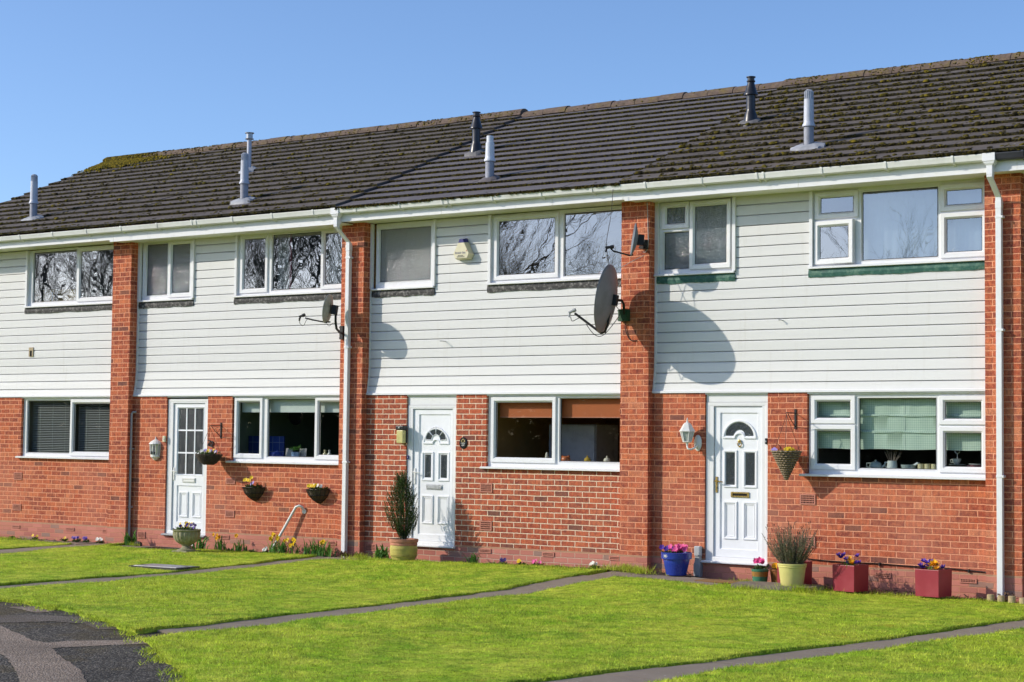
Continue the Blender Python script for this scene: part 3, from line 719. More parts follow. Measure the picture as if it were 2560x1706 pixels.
PIERW = .43; PD = -.12
def house(d):
    xl, xr, L, Rr = d['xl'], d['xr'], d['L'], d['R']; H = thing('terraced_house', ((xl+xr)/2, 0, -.26), d['label'], 'house', group='houses of the brick terrace')
    bm_ = d['brick']; fz = d['fz']
    # brick leaf below the boards
    mb = MB(); dr = d['door']; lw = d['lower']
    plate(mb, d.get('wx0', xl), xr, -.45, 2.152, [(dr[0]-.006, dr[1]+.006, dr[2]-.03, 2.2), (lw[0], lw[1], lw[2]-.02, 2.2)], 0, .10)
    gb = MB(); wall_mb = mb; mb = gb
    if d.get('gable_l'):
        gx = xl-.21
        mb.quad((gx,9.3,-.45),(gx,0,-.45),(gx,0,4.8),(gx,4.4,6.9),(gx,9.3,4.8)); mb.quad((gx+.1,0,-.45),(gx+.1,9.3,-.45),(gx+.1,9.3,4.8),(gx+.1,4.4,6.9),(gx+.1,0,4.8))
    if d.get('gable_r'):
        gx = xr+.2
        mb.quad((gx,0,-.45),(gx,9.3,-.45),(gx,9.3,4.8),(gx,4.4,6.9),(gx,0,4.8))
    if gb.v: gb.build('gable_wall', bm_, H)
    wall_mb.build('wall', bm_, H)
    MB().quad((xr,9.31,-.45),(xl-.2,9.31,-.45),(xl-.2,9.31,4.9),(xr,9.31,4.9)).build('rear_wall', bm_, H)
    px = [(Rr, Rr+PIERW)] + ([(L-PIERW, L)] if d.get('gable_l') else [])
    for a, b in px: MB().box(a, b, PD, .14, -.46, 4.74+fz).build('pier', brick, H)
    # boards
    sm, bg = d['small'], d['big']; cb = MB()
    for xa, xb, za, zb in ((L+.004, Rr, CL0, sm[2]-.02), (sm[1]+.045, bg[0]-.045, sm[2]-.02, 4.715)):
        pr = clad_profile(za, zb)
        for (y0, z0), (y1, z1) in zip(pr[:-1], pr[1:]): cb.quad((xa,y0,z0),(xb,y0,z0),(xb,y1,z1),(xa,y1,z1))
    cb.build('cladding', clad, H)
    tb = MB(); tb.box(L, L+.026, .03, .075, 2.56, sm[2]-.03); tb.box(L, L+.05, .022, .075, sm[2]-.004, 4.70)
    tb.loft([[(L, a, z), (L+.026, a, z), (L+.026, a+.04, z), (L, a+.04, z)] for z, a in ((2.17,-.016),(2.3,.005),(2.42,.02),(2.56,.03))])
    for x in ((sm[1], sm[1]+.045), (bg[0]-.045, bg[0])): tb.box(x[0], x[1], .018, .075, sm[2]-.004, 4.70)
    tb.extx([(-.024,2.155),(-.024,2.180),(-.012,2.186),(.03,2.186),(.03,2.155)], L, Rr)
    tb.build('cladding_trim', upvc, H)
    tb = MB(); tb.extx([(.004,2.135),(.12,2.135),(.12,2.153),(.004,2.153)], L, Rr); tb.build('lintel_soffit', upvc, H)
    # windows, doors
    window(H, sm[0], sm[1], sm[2], 4.70, .07, d['small_c'], glass_up, (sm[0]-.05, sm[1]+.03, .004, sm[2]-.034, sm[2]-.002), d['lead'], (sm[0]-.05, sm[1]+.035))
    window(H, bg[0], bg[1], bg[2], 4.70, .07, d['big_c'], glass_up, (bg[0]-.055, Rr, .004, bg[2]-.036, bg[2]-.004), d['lead'], (bg[0]-.06, Rr))
    window(H, lw[0]+.008, lw[1], lw[2], 2.138, .045, d['lower_c'], glass_low, (lw[0]-.062, Rr, d.get('sill_y', -.062), lw[2]-.034, lw[2]-.002))
    door(H, dr[0], dr[1], dr[2], dr[3], *d['door_a'], top_panel=d.get('top_panel'), sill_mat=d.get('sill_mat', upvc))
    # rooms behind the glass
    rb = MB()
    for (za, zb, hs) in ((-.2, 2.22, [(lw[0]+.02, lw[1]-.01, lw[2]+.01, 2.13), (dr[0]+.02, dr[1]-.02, dr[2], 2.0)]), (2.42, 4.69, [(sm[0]+.02, sm[1]-.02, sm[2]+.01, 4.68), (bg[0]+.02, bg[1]-.01, bg[2]+.01, 4.68)])):
        plate(rb, xl+.02, xr-.02, za, zb, hs, .106 if za < 0 else .131, .16); x0, x1, y0, y1 = xl+.02, xr-.02, .16, 3.6
        rb.quad((x0,y1,za),(x1,y1,za),(x1,y1,zb),(x0,y1,zb)); rb.quad((x0,y0,za),(x0,y1,za),(x0,y1,zb),(x0,y0,zb)); rb.quad((x1,y1,za),(x1,y0,za),(x1,y0,zb),(x1,y1,zb))
        rb.quad((x0,y0,za),(x1,y0,za),(x1,y1,za),(x0,y1,za)); rb.quad((x0,y1,zb),(x1,y1,zb),(x1,y0,zb),(x0,y0,zb))
        m_ = (sm[1]+bg[0])/2 if za > 1 else (dr[1]+lw[0])/2
        rb.box(m_-.04, m_+.04, .17, 3.55, za+.002, zb-.002)
    rb.build('room', d['room'], H)
    # eaves
    MB().box(xl, xr, -.405, -.385, 4.685+fz, 4.90+fz).build('fascia', upvc, H)
    sf = MB(); sf.box(xl, xr, -.384, .12, 4.697+fz, 4.708+fz); sf.build('soffit', soffit_m, H)
    gm = d.get('gutter', gutter_white); gz = 4.772+d['gz']
    prof = [(-.406,gz+.082),(-.406,gz+.008),(-.418,gz),(-.488,gz),(-.505,gz+.012),(-.512,gz+.04),(-.522,gz+.072),(-.522,gz+.082),(-.516,gz+.082),(-.510,gz+.068),(-.498,gz+.014),(-.412,gz+.014),(-.412,gz+.082)]
    g = MB().extx(prof, xl+.002, xr-.002).build('gutter', gm, H, recalc=True)
    n = 6
    for i in range(n):
        x = xl + (i+.45)*(xr-xl)/n
        for dx in ((0,) if i != 2 else (-.045, .045)):
            pr = [(-.4055,gz+.088),(-.4055,gz-.03),(-.43,gz-.012),(-.492,gz-.007),(-.513,gz+.008),(-.528,gz+.07),(-.528,gz+.090),(-.514,gz+.090),(-.514,gz+.086),(-.524,gz+.086),(-.521,gz+.07),(-.506,gz+.012),(-.488,gz-.001),(-.418,gz-.001),(-.4075,gz+.008),(-.4075,gz+.088)]
            MB().extx(pr, x+dx-.014, x+dx+.014).build('gutter_bracket', gm, g, recalc=True)
    for jx in d.get('joints', ()):
        MB().box(jx-.004, jx+.004, -.4075, -.403, 4.686+fz, 4.898+fz).build('fascia_joint', gutter_white, H)
    if d.get('downpipe'):
        x = d['downpipe']; a = .0335; b = MB()
        b.box(x-.075, x+.075, -.526, -.404, gz-.006, gz+.088)
        b.loft([[(x-q,-.465-e,z),(x+q,-.465-e,z),(x+q,-.465+e,z),(x-q,-.465+e,z)] for q, e, z in ((.07,.055,gz-.006),(.06,.05,gz-.03),(.036,.036,gz-.055),(.036,.036,gz-.16))])
        y1 = PD-.055
        b.loft([[(x-a,y-e,z+dz_),(x+a,y-e,z+dz_),(x+a,y+e,z-dz_),(x-a,y+e,z-dz_)] for y, e, z, dz_ in ((-.465,a,gz-.16,0),(-.465,a,gz-.20,.012),(y1,a,gz-.40,.012),(y1,a,gz-.44,0))])
        b.box(x-a-.003, x+a+.003, y1-a-.003, y1+a+.003, gz-.52, gz-.43)
        b.box(x-a, x+a, y1-a, y1+a, -.24, gz-.52)
        for z in (gz-.62, 2.86, 1.16): b.box(x-a-.004, x+a+.02, y1-a-.004, y1+a+.008, z-.014, z+.014)
        b.build('downpipe', upvc, H, bevel=.003)
    # roof
    ro = tiles(H, d.get('rx0', xl), xr, d['rz'], d['tile'], d['seed'], d['moss_edge'], d['moss_face'], d.get('yellow'))
    ro['z0'] = d['rz']
    for f in d['flues']: flue(ro, H, *f)
    for v in d['vents']: air_brick(H, *v)
    return H

def FS(x0, x1, z0, z1, g=None): return ('F', x0, x1, z0, z1, g)
def SS(x0, x1, z0, z1, g=None, a=0): return ('S', x0, x1, z0, z1, g, a)
UZ = 3.737; LZ = 1.142
H1 = dict(xl=-26.84, xr=-21.885, L=-26.62, R=-22.10, brick=brick, fz=.018, gz=.040, label='end-of-terrace brick and white board house under the pale mossy roof verge, with slatted blinds downstairs', gable_l=True, wx0=-27.05, rx0=-27.25,
    small=(-26.56,-25.42,UZ), small_c=[FS(-26.47,-26.0,3.81,4.66,glass_stipple), SS(-25.95,-25.43,3.755,4.69,glass_stipple)],
    big=(-24.41,-22.10,UZ), big_c=[FS(-24.305,-23.217,3.80,4.66), SS(-23.165,-22.13,3.765,4.69)],
    lower=(-24.44,-22.10,LZ), lower_c=[FS(-24.335,-23.25,1.205,2.09), SS(-23.225,-22.13,1.162,2.115)],
    door=(-25.93,-25.03,.0,2.11), door_a=(-25.82,-25.11,.05,2.045,(-25.73,-25.18,.142,1.87),'sun'), lead=lead_black, room=interior_m,
    rz=4.93, tile=tile_old, seed=3, moss_edge=75, moss_face=120, yellow=True, flues=[(-24.592,.275,.80,'grey')], joints=(-22.3,),
    vents=[(-24.588,-24.380,.728,.857,4), (-24.598,-24.381,.203,.315,4), (-23.233,-23.028,-.092,-.040,2), (-22.345,-22.225,-.092,-.035,2), (-24.601,-24.401,-.1,-.05,2)])
H2 = dict(xl=-21.885, xr=-16.95, L=-21.67, R=-17.16, brick=brick, fz=-.012, gz=.040, label='brick and white board house with the half-glazed door and number 22 beside it', downpipe=-16.975,
    small=(-21.60,-20.43,UZ), small_c=[FS(-21.51,-21.036,3.815,4.65,glass_stipple), SS(-20.985,-20.445,3.757,4.69,glass_stipple)],
    big=(-19.44,-17.16,UZ), big_c=[SS(-19.395,-18.81,3.765,4.69), FS(-18.73,-17.746,3.795,4.655), SS(-17.72,-17.17,3.765,4.69)],
    lower=(-19.458,-17.16,LZ), lower_c=[SS(-19.434,-18.837,1.185,2.13), FS(-18.74,-17.79,1.218,2.10), SS(-17.765,-17.17,1.185,2.13)],
    door=(-20.893,-19.99,-.045,2.108), door_a=(-20.785,-20.075,.05,2.045,(-20.688,-20.138,.142,.727),'half'), lead=lead_black, room=interior_green, sill_mat=grey_plastic,
    rz=4.925, tile=tile_old, seed=5, moss_edge=95, moss_face=95, flues=[(-19.487,.208,.78,'grey'), (-21.357,2.28,.68,'cap')], joints=(-21.8,),
    vents=[(-21.506,-21.329,-.150,-.040,4), (-19.557,-19.361,.775,.871,4), (-19.557,-19.361,.262,.362,4), (-19.659,-19.467,-.085,-.025,2), (-18.345,-18.150,-.085,-.022,2), (-17.457,-17.270,-.085,-.022,2)])
H3 = dict(xl=-16.95, xr=-12.06, L=-16.745, R=-12.275, brick=brick_cream, fz=.015, gz=.038, label='house with pale cream mortar, a potted yew by its door and a cleaner grey roof',
    small=(-16.65,-15.565,UZ), small_c=[FS(-16.583,-15.640,3.832,4.61,glass_pebble)],
    big=(-14.53,-12.275,UZ), big_c=[SS(-14.488,-13.396,3.765,4.675), FS(-13.312,-12.34,3.785,4.645)],
    lower=(-14.552,-12.275,LZ), lower_c=[SS(-14.490,-13.396,1.2,2.115), FS(-13.337,-12.335,1.234,2.09)],
    door=(-15.975,-15.087,.0,2.003), door_a=(-15.886,-15.165,.05,1.95,(-15.786,-15.221,.139,1.872),'sun'), top_panel=2.135, lead=lead_black, room=interior_warm,
    rz=4.885, tile=tile_new, seed=8, moss_edge=260, moss_face=2.0, flues=[(-14.736,.27,.674,'white'), (-16.258,2.018,.67,'black')], joints=(-15.09,-13.2,-12.09),
    vents=[(-14.642,-14.430,.775,.902,4), (-14.639,-14.431,.243,.379,4), (-14.652,-14.441,-.072,-.012,2), (-13.58,-13.38,-.072,-.012,2), (-12.50,-12.30,-.072,-.012,2), (-16.72,-16.51,-.14,-.03,4)])
H4 = dict(xl=-12.06, xr=-7.07, L=-11.847, R=-7.285, brick=brick, fz=-.004, gz=0.030, label='brick and white board house with green flashings, brass door furniture and red planters', downpipe=-7.09,
    small=(-11.795,-10.69,UZ), small_c=[SS(-11.758,-11.345,4.33,4.685,glass_swirl), FS(-11.728,-11.36,3.80,4.285,glass_swirl), SS(-11.332,-10.71,3.775,4.675,glass_swirl,3)],
    big=(-9.56,-7.285,UZ), big_c=[SS(-9.54,-8.955,4.327,4.665), SS(-9.548,-9.0,3.755,4.30,None,5), FS(-8.91,-7.94,3.785,4.63), SS(-7.895,-7.31,4.322,4.645), SS(-7.895,-7.31,3.755,4.30)],
    lower=(-9.617,-7.285,LZ), lower_c=[SS(-9.577,-8.983,1.764,2.112), SS(-9.577,-8.980,1.195,1.749), FS(-8.939,-7.955,1.222,2.075), SS(-7.908,-7.32,1.758,2.105), SS(-7.908,-7.32,1.188,1.736)],
    door=(-11.056,-10.167,-.002,2.033), door_a=(-10.951,-10.253,.066,1.983,(-10.867,-10.319,.145,1.9),'arch'), top_panel=2.135, lead=lead_green, room=interior_m, sill_y=-.10,
    rz=4.905, tile=tile_old, seed=11, moss_edge=110, moss_face=300, flues=[(-9.773,.366,.76,'grey'), (-11.489,2.092,.674,'black')], joints=(-9.55,),
    vents=[(-9.710,-9.498,.755,.886,4), (-9.70,-9.5,.225,.36,4), (-8.712,-8.502,-.098,-.034,2), (-7.647,-7.436,-.104,-.046,2)])
def shift(c, dx):
    return [(a[0], a[1]+dx, a[2]+dx) + tuple(a[3:]) for a in c]
DX = 9.78
H5 = dict(xl=-7.07, xr=-2.1, L=-6.857, R=-2.32, brick=brick, fz=-.004, gz=0.030, label='brick house at the right edge of the photo, black gutter above its shaded pier', gable_r=True, gutter=gutter_black,
    small=(-6.80,-5.70,UZ), small_c=shift(H3['small_c'], DX+.03), big=(-4.72,-2.32,UZ), big_c=shift(H3['big_c'], DX+.03),
    lower=(-4.75,-2.32,LZ), lower_c=shift(H3['lower_c'], DX+.03), door=(-6.16,-5.27,.0,2.003), door_a=(-6.07,-5.35,.05,1.95,(-5.97,-5.406,.139,1.872),'sun'), top_panel=2.135, lead=lead_black, room=interior_m,
    rz=4.905, tile=tile_old, seed=14, moss_edge=110, moss_face=260, flues=[], vents=[], joints=(-6.8,))
houses = [house(d) for d in (H1, H2, H3, H4, H5)]
# ------------------------------------------------------------------ ground, paths, drive, lawn
GX = [-60,-30,-25,-21.8,-20,-17.2,-13.8,-12.3,-11,-10,-8.6,-7,0,30]
GZ = [-.28,-.25,-.257,-.232,-.24,-.212,-.18,-.155,-.175,-.22,-.25,-.262,-.28,-.28]
def zg(x, y):
    b = np.interp(x, GX, GZ); t = np.clip(-np.asarray(y)/3.5, 0, 1); t = t*t*(3-2*t); return b*(1-t) - .28*t
def zgs(x, y): return float(zg(x, y))
def sheet(name, xs, ys, dz, mat):
    X, Y = np.meshgrid(np.array(xs), np.array(ys)); Z = zg(X, Y) + dz; n, m = X.shape
    V = np.stack([X.ravel(), Y.ravel(), Z.ravel()], 1); i = (np.arange(n-1)[:,None]*m + np.arange(m-1)[None]).ravel()
    return np_mesh(name, V, np.stack([i, i+1, i+m+1, i+m], 1), mat)
far_x = [-900,-300,-120,-60] + list(np.arange(-30, 6, 1.)) + [30,120,400]
far_y = [-900,-300,-120,-60,-36] + list(np.arange(-22, 1, 1.)) + [12,60,300]
tag(sheet('ground', far_x, far_y, -.075, soil_m), kind='structure')

def drive_y(x): return np.interp(x, [-60,-24,-19,-15.9,-15.1,-14.15,-13.22,-12.43,-11.66,-10.96,-10.21,-9.4,-8.4,-7,-5,0,20], [-7.1,-7.1,-7.15,-7.32,-7.46,-7.74,-8.18,-8.6,-9.11,-9.66,-10.22,-10.8,-11.6,-12.9,-15.2,-19.5,-21])
p4l = lambda y: np.interp(y, [-25,-9.17,-6.63,-4.81,-2,0], [-8.9,-7.58,-7.02,-6.66,-6.22,-6.08])
p4r = lambda y: np.interp(y, [-25,-8.69,-7.16,-4.72,-2.93,0], [-8.1,-6.88,-6.66,-6.24,-5.90,-5.72])
# paths: flagstones with open joints, each path one structure
def flags(name, quads, mat=path_m, thick=.05):
    mb = MB(); r_ = random.Random(len(name))
    for q in quads:
        t = r_.uniform(-.004, .004)
        top = [(x, y, zgs(x, y)-.018+t+r_.uniform(-.003,.003)) for x, y in q]; bot = [(x, y, z-thick) for x, y, z in top]
        mb.add(top+bot, [(0,1,2,3),(0,4,5,1),(1,5,6,2),(2,6,7,3),(3,7,4,0)])
    return tag(mb.build(name, mat), kind='structure')
def run(xl, xr, y0, y1, step=.6, gap=.012):
    out = []; y = y0
    while y > y1+.05:
        e = max(y-step, y1); a, b = y, e+gap
        out.append([(xl(b), b), (xr(b), b), (xr(a), a), (xl(a), a)]); y = e
    return out
K = lambda c: (lambda y: c)
flags('path', run(K(-22.36), K(-21.60), -.12, -7.4) + [[(x, -.62), (x+.588, -.62), (x+.588, -.10), (x, -.10)] for x in (-24.06,-23.46,-22.86,-21.60,-21.0,-20.4)])
flags('path', run(K(-17.28), K(-16.76), -.25, -7.5) + [[(x, -.75), (x+.588, -.75), (x+.588, -.26), (x, -.26)] for x in (-18.4,-17.8,-16.76)])
flags('path', run(K(-12.32), K(-11.80), -1.0, -8.4) + [[(x, -1.0), (x+.588, -1.0), (x+.588, -.42), (x, -.42)] for x in (-12.2,-11.6,-11.0)])
flags('path', run(p4l, p4r, -.3, -14, .62))
# lawn turf: raised patches between the paths
lawn_edges = [(K(-60), K(-22.34)), (K(-21.62), K(-17.28)), (K(-16.76), K(-12.32)), (K(-11.80), lambda y: p4l(y)-.03), (lambda y: p4r(y)+.03, K(4.0))]
def lawn_top(x):
    """the front of the beds and of the paving by the doors"""
    return np.select([x < -24.1, x < -22.3, x < -21.6, x < -19.75, x < -17.25, x < -16.15, x < -14.95, x < -12.25, x < -10.35, x < -8.9, x < -7.0], [-.34, -.66, -.2, -.66, -.40, -.78, -.50, -.36, -1.03, -.42, -.50], -.40)
patches = []
def patch(a, b, seed):
    r_ = np.random.RandomState(seed); nu, nv = 90, 110
    rows = []; ph = r_.uniform(0, 6, 6)
    def wob(y, k): return .022*np.sin(2.7*y+ph[k]) + .016*np.sin(7.3*y+ph[k+1]) + .010*np.sin(17*y+ph[k+2])
    U = np.linspace(0, 1, nu); V = np.linspace(0, 1, nv)**1.15
    X = np.zeros((nv, nu)); Y = np.zeros((nv, nu))
    xa0, xb0 = float(a(-.5)), float(b(-.5)); xg = xa0 + (xb0-xa0)*U
    if xa0 < -50: xg = xb0 - (xb0-xa0)*(1-U)**2.2
    yt = lawn_top(xg) + .012*np.sin(9*xg+ph[3]) + .01*np.sin(23*xg); 
    for it in range(2):
        xb_ = xg if it == 0 else X[-1]
        yb = drive_y(xb_) + .03*np.sin(6*xb_) + .02*np.sin(15*xb_+1)
        for i, v in enumerate(V):
            Y[i] = yt + (yb-yt)*v
            al = np.array([float(a(y)) for y in Y[i]]); bl = np.array([float(b(y)) for y in Y[i]])
            al = al + wob(Y[i], 0); bl = bl + wob(Y[i], 2); uu = U if xa0 > -50 else 1-(1-U)**2.2
            X[i] = al + (bl-al)*uu
    Z = zg(X, Y) + .006*np.sin(3.1*X+1.3*Y) + .005*np.sin(1.7*X-4.1*Y)
    patches.append((X, Y, Z)); return X, Y, Z
mbV = []; mbF = []; o = 0
for k, (a, b) in enumerate(lawn_edges):
    X, Y, Z = patch(a, b, k); nv, nu = X.shape
    ring = [(0, j) for j in range(nu)] + [(i, nu-1) for i in range(1, nv)] + [(nv-1, j) for j in range(nu-2, -1, -1)] + [(i, 0) for i in range(nv-2, 0, -1)]
    top = np.stack([X.ravel(), Y.ravel(), Z.ravel()], 1)
    rim = np.array([top[i*nu+j] for i, j in ring]); rim[:,2] -= .06
    i = (np.arange(nv-1)[:,None]*nu + np.arange(nu-1)[None]).ravel()
    mbV += [top, rim]; mbF.append(o + np.stack([i, i+nu, i+nu+1, i+1], 1)); n = len(ring); base = nv*nu
    mbF.append(np.array([[o+ring[q][0]*nu+ring[q][1], o+ring[(q+1)%n][0]*nu+ring[(q+1)%n][1], o+base+(q+1)%n, o+base+q] for q in range(n)]))
    o += base + n
tag(np_mesh('lawn', np.concatenate(mbV), np.concatenate(mbF), turf_m), kind='structure')

# grass blades
def blades_np(px, py, pz, h, wd, lean, rs):
    n = len(px); a = rs.uniform(0, 2*np.pi, n); b = rs.uniform(0, 2*np.pi, n)
    dx, dy = np.cos(a)*wd/2, np.sin(a)*wd/2; lx, ly = np.cos(b)*lean*h, np.sin(b)*lean*h
    V = np.stack([np.stack([px-dx, py-dy, pz], 1), np.stack([px+dx, py+dy, pz], 1), np.stack([px+lx, py+ly, pz+h], 1)], 1).reshape(-1, 3)
    return V, np.arange(3*n).reshape(-1, 3)
rs = np.random.RandomState(21); BV = []; BT = []; cnt = 0
def in_view(x, y):
    d = np.array([0, -20.279]); fx, fy = -.5717, .8204
    rx, ry = .8204, .5717; z = (x-d[0])*fx + (y-d[1])*fy; s = (x-d[0])*rx + (y-d[1])*ry
    return (z > 1) & (np.abs(s/z) < .335)
for (X, Y, Z) in patches:
    nv, nu = X.shape
    A = np.abs((X[1:,1:]-X[:-1,:-1])*(Y[1:,:-1]-Y[:-1,1:]) - (Y[1:,1:]-Y[:-1,:-1])*(X[1:,:-1]-X[:-1,1:]))/2
    cx = (X[1:,1:]+X[:-1,:-1])/2; cy = (Y[1:,1:]+Y[:-1,:-1])/2; vis = in_view(cx, cy) & (cx > -30); dist = np.hypot(cx, cy+20.3)
    dens = np.where(vis, 1900*np.clip(20/dist, .5, 1.6), 0); lam = A*dens; N = rs.poisson(lam)
    ii, jj = np.nonzero(N); rep = N[ii, jj]; ii = np.repeat(ii, rep); jj = np.repeat(jj, rep); u = rs.rand(len(ii)); v = rs.rand(len(ii))
    bl = lambda G: (G[ii,jj]*(1-u)*(1-v) + G[ii,jj+1]*u*(1-v) + G[ii+1,jj]*(1-u)*v + G[ii+1,jj+1]*u*v)
    px, py, pz = bl(X), bl(Y), bl(Z)
    hh = rs.uniform(.008, .028, len(px)) * (1 + .35*np.sin(1.3*px+.7*py) * np.sin(.9*py))
    V, F = blades_np(px, py, pz-.003, hh, rs.uniform(.004, .009, len(px)), rs.uniform(.4, 1.3, len(px)), rs); BV.append(V); BT.append(np.repeat(rs.rand(len(px)), 3))
    # longer uncut fringe round the edges of each patch
    for (ex, ey, ez, dn) in ((X[:,0], Y[:,0], Z[:,0], 260), (X[:,-1], Y[:,-1], Z[:,-1], 260), (X[0], Y[0], Z[0], 300), (X[-1], Y[-1], Z[-1], 380)):
        L = np.hypot(np.diff(ex), np.diff(ey)); vis = in_view(ex[:-1], ey[:-1]) & (ex[:-1] > -30); N = rs.poisson(np.where(vis, L*dn, 0)); i = np.repeat(np.arange(len(L)), N); u = rs.rand(len(i))
        px = ex[i]*(1-u)+ex[i+1]*u + rs.normal(0, .018, len(i)); py = ey[i]*(1-u)+ey[i+1]*u + rs.normal(0, .018, len(i)); pz = ez[i]*(1-u)+ez[i+1]*u
        V, F = blades_np(px, py, pz-.012, rs.uniform(.012, .042, len(i)), rs.uniform(.004, .009, len(i)), rs.uniform(.3, 1.1, len(i)), rs); BV.append(V); BT.append(np.repeat(rs.rand(len(i))*.9, 3))
# tufts against the walls and pots
for (tx, ty, r0, n, hm) in ((-12.05,-.28,.28,700,.11), (-11.75,-.50,.14,240,.12), (-10.05,-.62,.12,160,.07), (-9.2,-1.05,.22,700,.13), (-9.9,-1.12,.25,300,.08), (-16.2,-.62,.25,500,.07), (-15.5,-.55,.3,400,.06), (-16.5,-.40,.15,200,.10), (-8.3,-.52,.6,600,.06), (-7.3,-.50,.5,500,.06), (-13.2,-.42,.8,700,.05), (-10.2,-.45,.15,150,.07), (-24.2,-.38,.5,400,.06), (-21.3,-.3,.1,80,.08)):
    a = rs.uniform(0, 6.28, n); q = np.abs(rs.normal(0, r0, n)); px = tx+q*np.cos(a); py = ty+.35*q*np.sin(a); py = np.minimum(py, -.03)
    V, F = blades_np(px, py, zg(px,py)-.01, rs.uniform(.3,1,n)*hm, rs.uniform(.005,.010,n), rs.uniform(.2,.8,n), rs); BV.append(V); BT.append(np.repeat(rs.rand(n)*.8, 3))
# weeds creeping over the edge of the drive
n = 5000; px = rs.uniform(-16.5, -8.3, n); py = drive_y(px) - np.abs(rs.normal(0, .10, n)); keep = np.sin(5*px)+np.sin(11*px)+rs.normal(0,.6,n) > .2
V, F = blades_np(px[keep], py[keep], zg(px,py)[keep]-.03, rs.uniform(.01,.04,keep.sum()), rs.uniform(.006,.012,keep.sum()), rs.uniform(.5,1.4,keep.sum()), rs); BV.append(V); BT.append(np.repeat(rs.rand(keep.sum()), 3))
V = np.concatenate(BV); tag(np_mesh('grass', V, np.arange(len(V)).reshape(-1,3), blade_m, None, np.concatenate(BT)), 'short mown green grass on the front lawns', 'grass', kind='stuff')

# the drive: tarmac sheet with sandy repair strips laid over it
xs = np.concatenate([[-60,-40,-30], np.arange(-24, 3, .25)]); ys = np.linspace(0, 1, 40)
DV = []
for v in ys: DV.append(np.stack([xs, (drive_y(xs)+.35)*(1-v) + np.full_like(xs, -26)*v, 0*xs], 1))
DV = np.stack(DV); DV[...,2] = zg(DV[...,0], DV[...,1]) - .040; n, m = DV.shape[:2]
i = (np.arange(n-1)[:,None]*m + np.arange(m-1)[None]).ravel()
tag(np_mesh('drive', DV.reshape(-1,3), np.stack([i, i+m, i+m+1, i+1], 1), tar_dark), kind='structure')
def ground_patch(name, pts, mat, dz):
    mb = MB(); from mathutils.geometry import tessellate_polygon
    # subdivide the outline a little and roughen it
    out = []; r_ = random.Random(len(pts)*7)
    for i in range(len(pts)):
        a = Vector(pts[i]); b = Vector(pts[(i+1) % len(pts)]); n = max(1, int((b-a).length/.09))
        for k in range(n): p = a.lerp(b, k/n); out.append((p.x + r_.uniform(-.012,.012), p.y + r_.uniform(-.012,.012)))
    v = [Vector((x, y, zgs(x, y)+dz)) for x, y in out]
    for a, b, c in tessellate_polygon([v]):
        n = (v[b]-v[a]).cross(v[c]-v[a]); mb.add([v[a],v[b],v[c]], [(0,1,2) if n.z > 0 else (0,2,1)])
    return tag(mb.build(name, mat), kind='structure')
ground_patch('tarmac_patch', [(-13.86,-8.97),(-13.44,-9.18),(-13.08,-9.35),(-12.67,-9.58),(-12.43,-9.62),(-12.40,-9.42),(-12.14,-9.12),(-11.92,-8.9),(-11.66,-9.06),(-11.88,-9.40),(-12.08,-9.86),(-11.57,-10.2),(-11.0,-10.54),(-10.61,-10.81),(-10.25,-11.09),(-9.4,-11.95),(-8.5,-13.0),(-9.3,-13.0),(-10.62,-11.42),(-11.08,-11.06),(-11.72,-10.62),(-12.25,-10.3),(-13.3,-9.85),(-14.6,-9.5),(-15.6,-9.0),(-15.2,-8.6)], tar_tan, -.036)
ground_patch('tarmac_patch', [(-16.4,-8.5),(-14.64,-8.34),(-14.40,-8.05),(-13.72,-7.95),(-13.15,-8.28),(-12.75,-8.48),(-12.9,-8.62),(-13.35,-8.36),(-13.78,-8.40),(-13.9,-8.60),(-14.06,-8.83),(-15.3,-8.5),(-16.2,-8.9)], tar_grey, -.035)
ground_patch('tarmac_patch', [(-15.25,-7.72),(-15.1,-7.50),(-14.5,-7.72),(-14.57,-7.93)], tar_tan, -.0352)
# soil of the beds along the walls
def bed(x0, x1, y0, dz=-.028):
    xs = np.linspace(x0, x1, int((x1-x0)*14)+2); ys = np.linspace(y0, -.004, 7); X, Y = np.meshgrid(xs, ys); r_ = np.random.RandomState(int(abs(x0)*10))
    Z = zg(X, Y) + dz + r_.normal(0, .010, X.shape); n, m = X.shape; i = (np.arange(n-1)[:,None]*m + np.arange(m-1)[None]).ravel()
    tag(np_mesh('flower_bed', np.stack([X.ravel(),Y.ravel(),Z.ravel()],1), np.stack([i,i+1,i+m+1,i+m],1), soil_m), kind='structure')
bed(-24.9,-22.3,-.40); bed(-19.95,-17.2,-.46); bed(-16.72,-16.15,-.30); bed(-15.0,-12.3,-.40); bed(-9.3,-6.9,-.50); bed(-12.25,-11.1,-.40,-.03); bed(-10.4,-9.3,-.46,-.03)
